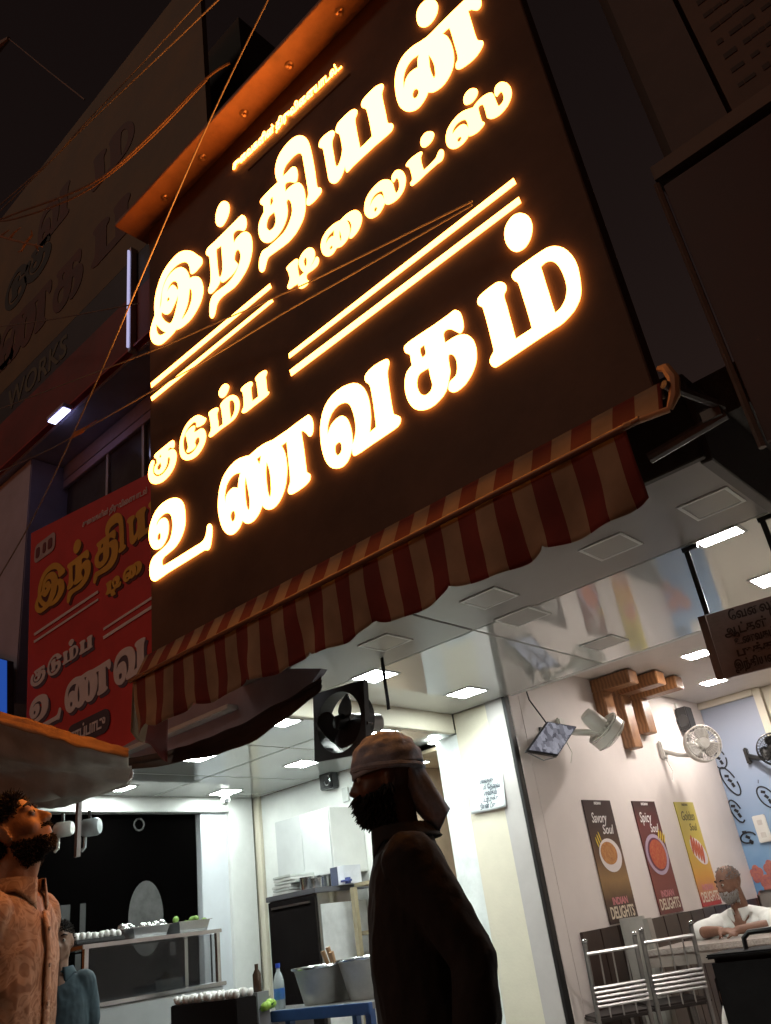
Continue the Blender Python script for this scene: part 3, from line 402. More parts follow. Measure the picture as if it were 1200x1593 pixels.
# kitchen header and ceiling
bpart('header', (-4.06, 3.34, 2.55), (-4.004, 5.415, 3.1), cream)
for (x0, x1) in ((-6.72, -5.83), (-5.82, -4.83), (-4.82, -4.065)):
    for (y0, y1) in ((3.2, 4.36), (4.37, 5.55)):
        bpart('ceiling_panel', (x0, y0, ZK), (x1, y1, ZK+.03), acp)
bpart('recess_ceiling', (-4.9, 5.56, 2.5), (-4.065, 7.2, 2.53), M('recess_tan', (.5, .41, .29), .6))
bpart('recess_wall', (-5.0, 7.1, .1), (-3.5, 7.2, 2.5), M('recess_wall', (.62, .47, .33), .6))
bpart('recess_side', (-4.95, 5.66, .1), (-4.9, 7.1, 2.5), M('recess_wall', (.62, .47, .33), .6))
bpart('kitchen_wall', (-6.7, 5.56, .1), (-4.9, 5.65, 2.57), white)
bpart('partition_jamb', (-4.24, 5.44, .1), (-4.0, 5.66, 2.545), M('jamb_white', (.78, .82, .82), .4))
# partition with its two-tone front
bpart('partition_front', (-4.0, 5.42, .1), (-3.665, 5.6, ZC), cream)
bpart('partition_pilaster', (-3.665, 5.40, .1), (-3.5, 5.6, ZC), M('pilaster', (.5, .47, .46), .5, var=.05))
bpart('shutter_channel', (-3.5, 5.395, .1), (-3.472, 5.46, 3.0), black)
bpart('dining_wall', (-3.6, 5.6, .1), (-3.47, 9.4, 3.1), warmwhite)
bpart('dining_wall_end', (-3.498, 5.461, .1), (-3.4705, 5.599, 3.1), warmwhite)
bpart('dining_ceiling', (-3.469, 5.48, ZD), (.5, 9.4, ZD+.05), M('dining_ceiling', (.7, .65, .61), .5, var=.04))
bpart('dining_right_wall', (.45, 5.48, .1), (.5, 9.4, ZD), warmwhite)
bpart('dining_back_wall', (-2.78, 9.3, .1), (.45, 9.4, ZD), cream)
bpart('back_frame', (-2.86, 9.24, .1), (-2.78, 9.4, ZD), cream)
bpart('back_frame', (-3.469, 9.22, 2.93), (-2.86, 9.4, 2.999), cream)
for k in range(14):     # dark wainscot boards along the dining wall
    y = 5.75+k*.262
    bpart('wainscot_board', (-3.4695, y, .1), (-3.445, y+.254, 1.03), M('wainscot', (.045, .026, .02), .35, var=.3, scale=9), .003)
# left end wall of the kitchen: pilaster, beam and dark glass
ew = M('grey_white_paint', (.62, .65, .69), .45, var=.05, scale=3)
bpart('end_pilaster', (-6.80, 4.9, .1), (-6.70, 5.2, 2.44), ew)
bpart('end_pilaster', (-6.80, 5.2, .1), (-6.66, 5.49, 2.57), white)
bpart('end_beam', (-6.80, 2.9, 2.44), (-6.66, 5.2, 2.569), white)
bpart('corner_gap', (-6.72, 5.49, .1), (-6.69, 5.52, 2.57), black)
bpart('corner_strip', (-6.72, 5.52, .1), (-6.60, 5.56, 2.57), cream)
bpart('kitchen_outer_wall', (-6.92, 2.9, .1), (-6.86, 5.6, 2.7), M('outer_dark', (.03, .03, .03), .6))

# smoked glass on the left end wall with frosted print
gl = thing('smoked_glass_screen', 'tall black smoked glass screen behind the food counter', 'glass screen', (-6.78, 4, .1))
MB().span((-6.79, 2.92, .1), (-6.765, 4.89, 2.435)).build('pane', M('smoked_glass', (.0012, .001, .001), .3, var=0, spec=.0), gl)
frost = M('frosted_print', (.045, .044, .043), .6, var=.35, scale=14)
def disc(c, ry, rz, x, n=32): return [(x, c[0]+ry*math.cos(2*math.pi*k/n), c[1]+rz*math.sin(2*math.pi*k/n)) for k in range(n)]
MB().prism(disc((4.36, 1.60), .17, .29, -6.764), (.003, 0, 0)).build('oval_emblem', frost, gl)
MB().tube([(-6.762, 4.29+.05*math.cos(a*.5236), 2.35+.05*math.sin(a*.5236)) for a in range(13)], .009, 6).build('ring_emblem', frost, gl)
dimprint = M('dim_print', (.018, .0175, .0175), .6, var=.3, scale=14)
for (yy, zz, w, h) in ((3.62, 1.62, .10, .26), (3.78, 1.62, .05, .26), (3.64, 1.25, .06, .28), (3.75, 1.25, .05, .28), (4.6, 1.02, .3, .2), (4.62, 1.34, .06, .1), (4.1, .95, .24, .16)):
    MB().span((-6.764, yy-w/2, zz-h/2), (-6.7615, yy+w/2, zz+h/2)).build('print_patch', dimprint, gl, bevel=.001)

# ---------------------------------------------------------------- ceiling lights
lframe = M('light_frame', (.75, .76, .74), .4, var=.03)
def lit(n, c, s): return M(n, (.9, .9, .9), .5, var=0, emit=c, estr=s)
cool = lit('lamp_cool', (.90, 1.0, .95), 108)
warm = lit('lamp_warm', (1.0, .91, .84), 190)
offd = M('lamp_off', (.36, .35, .325), .3, var=.04)
def light(x, y, z, on, label, group, size=.21, sy=None, rnd=False):
    sy = sy or size
    t = thing('ceiling_light', label, 'ceiling light', (x, y, z), 0, group)
    a, b = size/2, sy/2
    if rnd:
        MB().lathe([(a*.8, -.004), (a, -.012), (a, .0), (a*.8, 0)], (x, y, z)).build('frame', lframe, t, smooth=True)
        MB().lathe([(.0001, -.005), (a*.82, -.005)], (x, y, z)).build('diffuser', on, t)
        return
    fr = MB()
    w = .016
    for lo, hi in (((x-a-w, y-b-w, z-.006), (x+a+w, y-b, z-.0005)), ((x-a-w, y+b, z-.006), (x+a+w, y+b+w, z-.0005)),
                   ((x-a-w, y-b, z-.006), (x-a, y+b, z-.0005)), ((x+a, y-b, z-.006), (x+a+w, y+b, z-.0005))):
        fr.span(lo, hi)
    fr.build('frame', lframe, t)
    MB().span((x-a+.001, y-b+.001, z-.005), (x+a-.001, y+b-.001, z-.002)).build('diffuser', on, t)
G1 = 'unlit lights in the front soffit row'
for x, wd in ((-.99, 'first'), (-1.5, 'second'), (-2.23, 'third'), (-2.99, 'fourth'), (-3.77, 'fifth')):
    light(x, 3.52, ZC, offd, f'unlit square ceiling light, {wd} from the right in the front soffit row', G1, .20)
light(-2.33, 4.94, ZC, offd, 'unlit square light on the glossy ceiling close to the dining room edge', 'unlit lights on the glossy ceiling')
light(-2.31, 3.95, ZC, offd, 'unlit square light just behind the front soffit row, left of the poster reflections', 'unlit lights on the glossy ceiling')
light(-1.12, 3.93, ZC, warm, 'slim lit ceiling light right above the hanging notice board', 'lit porch lights', .20, .10)
light(-1.17, 4.85, ZC, warm, 'lit ceiling light cut off by the right edge of the photo', 'lit porch lights')
light(-3.51, 4.97, ZC, cool, 'lit square ceiling light above the partition with the paper notice', 'lit porch lights')
light(-3.49, 3.96, ZC, cool, 'lit square ceiling light with a dark strap hanging beside it', 'lit porch lights')
G2 = 'lit kitchen ceiling lights'
light(-5.26, 4.9, ZK, cool, 'lit square kitchen light just below and left of the exhaust fan', G2)
light(-5.25, 3.82, ZK, cool, 'lit square kitchen light at the lower edge of the dark tarpaulin', G2)
light(-6.41, 4.98, ZK, cool, 'lit square kitchen light right above the dome camera', G2)
light(-6.35, 3.83, ZK, cool, 'lit square kitchen light farthest left, above the smoked glass screen', G2)
light(-4.22, 3.79, ZK, cool, 'lit square kitchen light half hidden by the dark tarpaulin', G2, .17)
light(-4.24, 4.79, ZK, cool, 'lit square kitchen light right behind the grey head cloth', G2, .19)
light(-4.26, 5.46, 2.549, cool, 'small round lit downlight under the kitchen header', G2, .12, rnd=True)
light(-4.7, 5.82, 2.5, cool, 'small round lit downlight deep in the tan recess', G2, .11, rnd=True)
G3 = 'lit dining room lights'
light(-2.56, 7.17, ZD, warm, 'lit dining room light left of the hanging notice board, upper one', G3)
light(-2.92, 8.38, ZD, warm, 'lit dining room light below the lower corner of the notice board', G3)

# ================================================================ the glowing signboard
YS = 2.60
sgn = thing('signboard', 'large dark brown signboard with glowing cream Tamil letters', 'signboard', (-2.4, 2.7, 2.8))
brown = M('brown_sign_sheet', (.125, .078, .055), .5, var=.28, scale=1.6, bump=.05, bscale=3, spec=.1)
MB().span((-4.0, YS+.018, 2.815), (-.79, YS+.12, 6.2)).build('board', brown, sgn, bevel=.004)
hoodm = M('hood_sheet', (.27, .12, .065), .5, var=.3, scale=5, bump=.15, bscale=9)
MB().span((-4.13, 2.405, 6.2), (-.7, YS+.14, 6.235)).build('hood', hoodm, sgn, bevel=.004)
for k in range(9):
    x = -3.66+k*.462
    b = MB().lathe([(.001, -.012), (.018, -.012), (.03, -.002), (.03, 0), (.001, 0)], (x, 2.53, 6.199)).lathe([(.001, -.03), (.011, -.03), (.013, -.01)], (x+.006, 2.53, 6.199))
    b.build('hood_bolt', M('bolt', (.5, .3, .2), .3, metal=.7), sgn, smooth=True)
def glow(n, c, s): return M(n, (.9, .8, .6), .4, var=0, emit=c, estr=s)
G_TOP = glow('letter_cream', (1.0, .300, .043), 20)
G_BOT = glow('letter_white', (1.0, .32, .052), 20)
G_SML = glow('letter_small', (1.0, .29, .040), 19)
G_EDGE = glow('letter_edge', (1.0, .36, .08), 4.0)
G_BACK = glow('letter_back', (1.0, .33, .065), 5.2)
def contour_list(n): return [[(c[i]/1000, c[i+1]/1000) for i in range(0, len(c), 2)] for c in GLYPHS[n]]
for n in GLYPHS:
    me = curve_mesh(contour_list(n), .004, 0)
    me.transform(Matrix(((1, 0, 0, 0), (0, 0, -1, YS+.002), (0, 1, 0, 0), (0, 0, 0, 1))))
    front = G_BOT if n in ('u', 'na', 'va', 'ka', 'mm', 'dot_mm') else G_SML if n in ('ti', 'ai', 'la', 'ta', 'dot_ta', 'sa', 'dot_sa', 'ku', 'tu', 'ma', 'dot_ma', 'pa', 'bar1', 'bar2', 'bar3', 'bar4') else G_TOP
    o = link('light_bar' if n.startswith('bar') else 'letter_dot' if n.startswith('dot') else 'letter', me, front, sgn)
    me.materials.append(G_EDGE)
    me.materials.append(G_BACK)
    for p in me.polygons: p.material_index = 0 if p.normal.y < -.9 else 2 if p.normal.y > .9 else 1
# the small top line, letters running as one strip
pA, pB = at(361, 259, YS), at(530, 98, YS)
tm = text_mesh('சுைவகளின் திருவிைளயாடல்...', .12, .004, 1., .003)
xs = [v.co.x for v in tm.vertices]; w0 = max(xs)-min(xs)
tm.transform(Matrix.Diagonal(((pB-pA).length/w0, .8, 1, 1)))
place(tm, (pA+pB)/2+Vector((0, .008, 0)), pB-pA, (0, 0, 1))
link('slogan', tm, G_SML, sgn)
MB().tube([at(386, 265, 2.615), at(545, 115, 2.615)], .006, 6).build('wire_trunking', M('trunk', (.07, .035, .022), .5), sgn)

# ================================================================ striped awning under the sign
aw = thing('striped_awning', 'red and cream striped awning with scalloped valance under the signboard', 'awning', (-2.4, 2.5, 2.5))
st = M('awning_stripes', (.5, .4, .25), .8, var=0)
nt = st.node_tree; n_, l_ = nt.nodes, nt.links
tc = n_.new('ShaderNodeTexCoord'); sp = n_.new('ShaderNodeSeparateXYZ'); l_.new(tc.outputs['Object'], sp.inputs[0])
def mth(op, a, b=None):
    m = n_.new('ShaderNodeMath'); m.operation = op
    for i, q in enumerate((a, b)):
        if q is None: continue
        if isinstance(q, (int, float)): m.inputs[i].default_value = q
        else: l_.new(q, m.inputs[i])
    return m.outputs[0]
nz = n_.new('ShaderNodeTexNoise'); nz.inputs['Scale'].default_value = 5; nz.inputs['Detail'].default_value = 6; l_.new(tc.outputs['Object'], nz.inputs['Vector'])
fr_ = mth('FRACT', mth('DIVIDE', mth('ADD', sp.outputs[0], 20.125), .18))
isred = mth('GREATER_THAN', fr_, .5)
mx = n_.new('ShaderNodeMix'); mx.data_type = 'RGBA'; l_.new(isred, mx.inputs[0])
mx.inputs[6].default_value = (.56, .41, .27, 1); mx.inputs[7].default_value = (.29, .042, .030, 1)
mx2 = n_.new('ShaderNodeMix'); mx2.data_type = 'RGBA'; mx2.blend_type = 'MULTIPLY'; mx2.inputs[0].default_value = .8
l_.new(mx.outputs[2], mx2.inputs[6]); l_.new(nz.outputs['Fac'], mx2.inputs[7]); l_.new(mx2.outputs[2], n_['Principled BSDF'].inputs['Base Color'])
X0, X1 = -4.05, -.905
def val(u, v):   # hanging cloth with soft folds
    x = X0+(X1-X0)*u
    ph = ((x+1.34)/.432) % 1.0
    drop = .258+.050*abs(math.sin(math.pi*ph))**.45
    z = 2.66-drop*v
    y = 2.53+.012*math.sin(x*26+v)*v+.016*math.sin(x*9.3+2*v)*v+.01*v+.022*v*noise.noise(Vector((x*7, v*2, 3)))
    z += .010*v*noise.noise(Vector((x*4, 0, 9)))
    return (x, y, z)
MB().grid(val, 260, 12).build('valance', st, aw, smooth=True, solid=.004)
def can(u, v):
    x = -4.05+(-.76+4.05)*u
    return (x, 2.612-.082*v, 2.822-.157*v+.006*math.sin(x*11)*math.sin(math.pi*v))
MB().grid(can, 200, 10).build('canopy', st, aw, smooth=True, solid=.004)
MB().tube([(-4.06, 2.515, 2.664), (-.84, 2.515, 2.668)], .013, 10).build('front_rail', M('rail', (.22, .12, .07), .4, metal=.3), aw, smooth=True)
# frayed left return of the valance and the curled right end
def ret(u, v): return (-4.05-.10*u-.02*v, 2.53+.30*u, 2.66-(.28+.12*u)*v+.015*math.sin(9*u+3*v))
MB().grid(ret, 16, 12).build('valance_return', st, aw, smooth=True, solid=.004)
c1 = [(-.74, 2.54, 2.665), (-.705, 2.53, 2.70), (-.69, 2.53, 2.76), (-.705, 2.54, 2.82), (-.735, 2.56, 2.845)]
MB().tube(c1, [.012, .02, .022, .018, .01], 8).tube([(-.9, 2.51, 2.67), (-.82, 2.52, 2.665), (-.74, 2.54, 2.665)], .012, 8).build('curled_end', M('curl', (.5, .3, .17), .6), aw, smooth=True)
# steel arm of the awning beyond its right end
ar = thing('awning_arm', 'grey folding steel arm beside the right end of the awning', 'bracket', (-.8, 2.8, 2.7))
MB().tube([(-.92, 2.72, 2.62), (-.62, 2.74, 2.66)], .022, 8).build('arm_tube', M('arm_steel', (.11, .10, .095), .5, metal=.3), ar, smooth=True)
MB().tube([(-.72, 2.5, 2.74), (-.62, 2.74, 2.69)], .016, 8).box((-.66, 2.73, 2.67), (.07, .05, .04)).build('arm_joint', M('arm_steel', (.11, .10, .095), .5, metal=.3), ar)

# ================================================================ neighbour on the left
nb = thing('neighbour_building', 'dim building with glazed front and lavender lit soffit left of the signboard', 'building', (-7, 4.2, 0))
lav = M('lavender_wall', (.46, .46, .60), .6, var=.1, scale=3, bump=.1)
MB().span((-13, 3.95, 0), (-7.3, 4.1, 6.4)).span((-7.3, 3.95, 2.8), (-4.6, 4.1, 6.4)).build('wall', M('grey_wall', (.3, .29, .28), .7, var=.15, scale=3), nb)
MB().span((-13, 3.42, 6.32), (-4.5, 4.1, 6.5)).build('balcony_slab', lav, nb, bevel=.01)
MB().span((-8.62, 3.5, 3.6), (-7.62, 3.94, 6.31)).build('column', lav, nb, bevel=.01)
MB().span((-7.6, 3.86, 6.02), (-4.6, 3.949, 6.12)).build('window_beam', lav, nb, bevel=.005)
MB().span((-7.6, 3.86, 6.13), (-4.6, 3.93, 6.31)).build('transom_panel', M('transom', (.4, .39, .44), .5), nb)
gp = M('neighbour_glass', (.07, .07, .068), .12, var=.2, scale=2, spec=.6)
for k, (x0, x1) in enumerate(((-7.56, -6.72), (-6.68, -6.06), (-6.02, -5.4), (-5.36, -4.7))):
    w = MB().span((x0, 3.90, 3.0), (x1, 3.925, 6.02)).build('window_pane', gp, nb)
    MB().span((x1, 3.87, 3.0), (x1+.04, 3.948, 6.02)).build('mullion', M('mullion', (.42, .41, .43), .5), nb)
MB().span((-13, 4.11, 6.5), (-4.4, 9, 11.0)).build('upper_storey', M('upper_dark', (.05, .045, .04), .8), nb)
# big hoarding above
ho = thing('hoarding', 'tall olive shop hoarding with dark red lettering above a red strip', 'hoarding', (-7, 3.5, 6.4))
olive = M('olive_flex', (.15, .10, .04), .6, var=.25, scale=1.2)
MB().span((-12.5, 3.40, 7.54), (-4.2, 3.46, 10.9)).build('olive_sheet', olive, ho)
MB().span((-12.5, 3.40, 7.06), (-4.2, 3.46, 7.535)).build('dark_band', M('navy_flex', (.03, .026, .045), .5, var=.2), ho)
MB().span((-12.5, 3.395, 6.37), (-4.2, 3.46, 7.055)).build('red_strip', M('red_flex', (.17, .018, .018), .5, var=.25, scale=2), ho)
MB().span((-12.5, 3.36, 6.345), (-4.2, 3.46, 6.367)).build('red_trim', M('red_trim', (.35, .03, .025), .4), ho)
dr = M('dark_red_print', (.09, .022, .014), .6, var=.3, scale=3)
bk = M('black_print', (.015, .013, .012), .6)
pr = place(text_mesh('WORKS', .42, .006, .9, .006), (-7.42, 3.396, 7.26), (1, 0, 0), (0, 0, 1)); link('lettering', pr, M('grey_green_print', (.11, .11, .075), .6), ho)
pr = place(text_mesh('TO', .42, .006, .9, .006), (-8.6, 3.396, 7.26), (1, 0, 0), (0, 0, 1)); link('lettering', pr, M('grey_green_print', (.11, .11, .075), .6), ho)
for (gn, x, z, s, m) in (('pa', -5.9, 8.3, 3.2, dr), ('ka', -6.75, 8.2, 1.6, dr), ('na', -7.7, 8.2, 1.6, dr), ('u', -8.7, 8.25, 1.7, dr), ('ma', -6.0, 9.5, 3.0, dr), ('va', -7.2, 9.6, 1.5, dr), ('ku', -7.6, 9.15, 2.2, bk), ('tu', -8.15, 9.1, 2.2, bk)):
    cs = contour_list(gn); ax = sum(p[0] for p in cs[0])/len(cs[0]); az = sum(p[1] for p in cs[0])/len(cs[0])
    me = curve_mesh([[((p[0]-ax)*s, (p[1]-az)*s) for p in c] for c in cs], .006)
    link('lettering', place(me, (x, 3.396, z), (1, 0, 0), (0, 0, 1)), m, ho)
# tube lamp in front of the hoarding
tl = thing('tube_lamp', 'slim upright white tube lamp in front of the red strip', 'lamp', (-5.43, 3.3, 6.28))
MB().tube([(-5.43, 3.32, 6.34), (-5.43, 3.32, 7.55)], .012, 10).build('tube', M('tube_glow', (.8, .8, .9), .4, var=0, emit=(.64, .62, 1.0), estr=.7), tl, smooth=True)
MB().span((-5.45, 3.335, 6.30), (-5.41, 3.398, 7.6)).build('batten', M('batten', (.5, .5, .52), .5), tl)
# the soffit lamp that lights the lavender balcony from below
SLP = at(90, 690, 3.33); SLP.z = 6.315
sl = thing('soffit_lamp', 'small pale lamp glowing under the balcony slab near the hanging cable', 'lamp', SLP)
MB().box(SLP, (.34, .10, .05)).build('housing', lav, sl, bevel=.008)
MB().box(SLP-Vector((0, 0, .033)), (.30, .08, .012)).build('diffuser', M('soffit_glow', (.8, .8, .9), .4, var=0, emit=(.60, .58, 1.0), estr=5), sl)
# blue lit sign at the frame edge
bs = thing('blue_sign', 'bright blue lit sign panel at the left edge of the photo', 'sign', (-7.4, 2.9, 2.5))
p = [at(-50, 1010, 3.3), at(11, 1028, 3.3), at(11, 1117, 3.3), at(-50, 1125, 3.3)]
MB().prism([q+Vector((0, .006, 0)) for q in p], (0, .06, 0)).build('housing', M('sign_housing', (.05, .05, .06), .5), bs, bevel=.003)
MB().poly(p).build('face', M('blue_glow', (.02, .1, .5), .4, var=0, emit=(.02, .12, .62), estr=.5), bs)

# ---------------------------------------------------------------- red banner
bn = thing('red_banner', 'red flex banner with yellow and white Tamil lettering beside the signboard', 'banner', (-6, 3.5, 2.8))
redf = M('banner_red', (.62, .045, .05), .45, var=.12, scale=2, bump=.1, bscale=5)
MB().prism([(-7.30, 3.40, 5.225), (-7.10, 3.40, 2.7), (-4.3, 3.40, 2.62), (-4.3, 3.40, 4.75)], (0, .02, 0)).build('sheet', redf, bn)
MB().tube([(-7.10, 3.39, 2.7), (-4.3, 3.39, 2.62)], .014, 6).build('bottom_hem', M('hem_white', (.6, .58, .62), .5), bn)
def bmap(x, z):
    zr = z-1.2
    return (.887*x-.029*zr-3.47, .022*x+.64*zr+.724+1.2)
gold = M('banner_gold', (.78, .47, .06), .45, var=.12, scale=3)
bwhite = M('banner_white', (.80, .78, .84), .45, var=.06)
bshade = M('banner_shadow_print', (.09, .012, .012), .5)
bdark = M('banner_navy_print', (.09, .07, .12), .5)
for n in ('i', 'n', 'dot_n', 'thi', 'ya', 'ti', 'ai', 'bar1', 'bar2', 'bar3', 'bar4', 'ku', 'tu', 'ma', 'dot_ma', 'pa', 'u', 'na', 'va'):
    cs = [[bmap(*p) for p in c] for c in contour_list(n)]
    if n in ('bar3', 'bar4'): cs = [[(min(p[0], -4.4), p[1]) for p in c] for c in cs]
    yel = n in ('i', 'n', 'dot_n', 'thi', 'ya', 'ti', 'ai')
    if not n.startswith('bar'):
        me = curve_mesh([[(p[0]+.028, p[1]-.03) for p in c] for c in cs[:1]], .003)
        me.transform(Matrix(((1, 0, 0, 0), (0, 0, -1, 3.397), (0, 1, 0, 0), (0, 0, 0, 1))))
        link('letter_shadow', me, bshade if yel else bdark, bn)
    me = curve_mesh(cs, .004)
    me.transform(Matrix(((1, 0, 0, 0), (0, 0, -1, 3.392), (0, 1, 0, 0), (0, 0, 0, 1))))
    link('bar' if n.startswith('bar') else 'letter', me, gold if yel else bwhite, bn)
def rounded(c, w, h, r, n=6):
    pts = []
    for (sx, sz, a0) in ((1, 1, 0), (-1, 1, 90), (-1, -1, 180), (1, -1, 270)):
        for k in range(n+1):
            a = rad(a0+90*k/n); pts.append((c[0]+sx*(w/2-r)+r*math.cos(a), c[1]+sz*(h/2-r)+r*math.sin(a)))
    return pts
me = curve_mesh([rounded((-6.08, 2.96), .66, .19, .09)], .004); me.transform(Matrix(((1, 0, 0, 0), (0, 0, -1, 3.394), (0, 1, 0, 0), (0, 0, 0, 1)))); link('tag_shape', me, M('tag_navy', (.06, .05, .08), .5), bn)
tm = text_mesh('சாப்பாடு', .12, .004, 1, .003); w0 = max(v.co.x for v in tm.vertices)*2; tm.transform(Matrix.Diagonal((.54/w0, 1.1, 1, 1)))
link('tag_lettering', place(tm, (-6.08, 3.389, 2.955), (1, 0, 0), (0, 0, 1)), bwhite, bn)
me = curve_mesh([rounded((-6.98, 4.93), .40, .20, .06)], .004); me.transform(Matrix(((1, 0, 0, 0), (0, 0, -1, 3.394), (0, 1, 0, 0), (0, 0, 0, 1)))); link('mark_plate', me, M('plate_pink', (.5, .42, .46), .5), bn)
for dx, w in ((-.13, .07), (0, .06), (.11, .08)):
    me = curve_mesh([rounded((-6.98+dx, 4.93), w, .11, .025)], .004); me.transform(Matrix(((1, 0, 0, 0), (0, 0, -1, 3.389), (0, 1, 0, 0), (0, 0, 0, 1)))); link('mark', me, M('mark_print', (.16, .03, .05), .5), bn)
tm = text_mesh('சுைவகளின் திருவிைளயாடல்', .11, .003, 1, .002); w0 = max(v.co.x for v in tm.vertices)*2; tm.transform(Matrix.Diagonal((1.05/w0, .7, 1, 1)))
link('slogan', place(tm, (-5.75, 3.391, 4.80), (1, 0, .0-.13), (0, 0, 1)), bwhite, bn)
MB().prism([(-5.2, 3.395, 2.66), (-4.6, 3.395, 2.645), (-4.65, 3.395, 2.80), (-5.05, 3.395, 2.78)], (0, -.004, 0)).build('food_print', M('food_white', (.55, .5, .5), .5, col2=(.4, .05, .04), scale=30), bn)

# ================================================================ neighbour on the right
rb = thing('right_building', 'dark building with slatted upper front right of the signboard', 'building', (1, 4, 0))
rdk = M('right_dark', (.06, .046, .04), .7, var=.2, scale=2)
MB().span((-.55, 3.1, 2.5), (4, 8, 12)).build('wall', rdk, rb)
MB().span((-.60, 2.98, 4.0), (4, 3.1, 4.08)).build('ledge', M('ledge', (.14, .10, .078), .6), rb)
MB().span((-.50, 3.03, 4.085), (-.24, 3.099, 9)).build('side_pilaster', M('pilaster_grey', (.11, .095, .095), .7), rb)
rb2 = thing('lettered_board', 'dim brown board with faint rows of small lettering at the upper right', 'signboard', (1, 3.05, 4.1))
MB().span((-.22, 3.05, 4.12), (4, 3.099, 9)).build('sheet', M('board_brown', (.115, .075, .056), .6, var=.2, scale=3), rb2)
rr = random.Random(31)
ltm = M('board_lettering', (.045, .03, .024), .6, var=.2)
mb = MB()
for k in range(30):
    z = 4.22+k*.098; x = -.16
    while x < 1.6:
        w = rr.uniform(.025, .06); hgt = rr.uniform(.035, .062)
        mb.box((x+w/2, 3.048, z+.025), (w*.95, .004, hgt*.55))
        x += w+(.03 if rr.random() < .2 else .003)
tag(mb.build('small_lettering', ltm, rb2), None, kind='stuff')
rbn = thing('dark_red_banner', 'dim dark red banner with a black portrait shape at the right edge', 'banner', (0, 3.0, 2.6))
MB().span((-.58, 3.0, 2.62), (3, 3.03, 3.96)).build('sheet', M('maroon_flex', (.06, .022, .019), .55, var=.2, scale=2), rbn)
MB().prism([(-.27, 2.999, 2.66), (.6, 2.999, 2.66), (.6, 2.999, 3.95), (-.02, 2.999, 3.9), (-.1, 2.999, 3.72), (-.02, 2.999, 3.4), (-.2, 2.999, 3.22)], (0, -.004, 0)).build('portrait_shape', M('portrait_black', (.02, .017, .015), .6, var=.5, scale=5), rbn)
MB().tube([(-.60, 2.99, 2.6), (-.60, 2.99, 3.98)], .015, 6).build('edge_pole', M('edge_pole', (.16, .12, .1), .5), rbn)

# ================================================================ tarpaulins on the left
def sheet(top, bot, nu=48, nv=16, sag=.05, wr=.012):
    def lerp(P, u):
        k = u*(len(P)-1); i = min(int(k), len(P)-2); t = k-i
        p0, p1, p2, p3 = P[max(i-1, 0)], P[i], P[i+1], P[min(i+2, len(P)-1)]
        return .5*((2*p1)+(p2-p0)*t+(2*p0-5*p1+4*p2-p3)*t*t+(3*p1-p0-3*p2+p3)*t**3)
    def fn(u, v):
        p = lerp(top, u).lerp(lerp(bot, u), v)
        p.z -= sag*math.sin(math.pi*v)+.014*noise.noise(Vector((u*9, v*3, 1)))
        p += Vector((.2, .4, 1))*wr*(math.sin(v*19+u*4)+.6*math.sin(v*33-u*7+1))*math.sin(math.pi*v)
        return p
    return MB().grid(fn, nu, nv)
ta = thing('grey_tarpaulin', 'sagging grey tarpaulin with an orange lit hem above the man in the print shirt', 'tarpaulin', (-4.6, 2.3, 2.3))
T = [at(-60, 1100, 1.85), at(60, 1137, 2.05), at(130, 1160, 2.2), at(200, 1176, 2.4)]
B_ = [at(-60, 1262, 2.6), at(60, 1257, 2.75), at(125, 1241, 2.9), at(207, 1197, 3.05)]
sheet(T, B_, 60, 24, .10, .03).build('sheet', M('tarp_grey', (.46, .42, .37), .5, var=.2, scale=5, bump=.2, bscale=14), ta, smooth=True, solid=.004)
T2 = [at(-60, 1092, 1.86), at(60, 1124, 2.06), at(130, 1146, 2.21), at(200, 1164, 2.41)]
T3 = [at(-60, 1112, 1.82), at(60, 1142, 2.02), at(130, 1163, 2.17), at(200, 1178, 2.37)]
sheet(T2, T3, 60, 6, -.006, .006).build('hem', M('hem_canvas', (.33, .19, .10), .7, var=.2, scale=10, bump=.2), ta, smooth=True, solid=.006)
tb = thing('dark_tarpaulin', 'dark folded tarpaulin hanging between the red banner and the kitchen lights', 'tarpaulin', (-4, 3.1, 2.4))
T = [at(185, 1182, 2.7), at(262, 1168, 2.85), at(338, 1142, 2.95), at(432, 1096, 2.98), at(500, 1052, 2.98)]
B_ = [at(185, 1192, 2.72), at(262, 1186, 2.85), at(360, 1168, 2.9), at(440, 1122, 2.95), at(500, 1072, 2.98)]
sheet(T, B_, 50, 18, .02, .012).build('sheet', M('tarp_dark', (.055, .045, .045), .4, var=.3, scale=6), tb, smooth=True, solid=.004)
lb = thing('fascia_box', 'lavender grey fascia strip below the red banner', 'fascia', (-5, 3.3, 2.5))
MB().prism([at(180, 1168, 3.28), at(310, 1092, 3.28), at(440, 1040, 3.28), at(500, 1040, 3.28), at(470, 1085, 3.28), at(340, 1150, 3.28), at(230, 1186, 3.28)], (0, .05, 0)).build('face', M('fascia_lav', (.3, .27, .33), .4, var=.1), lb)

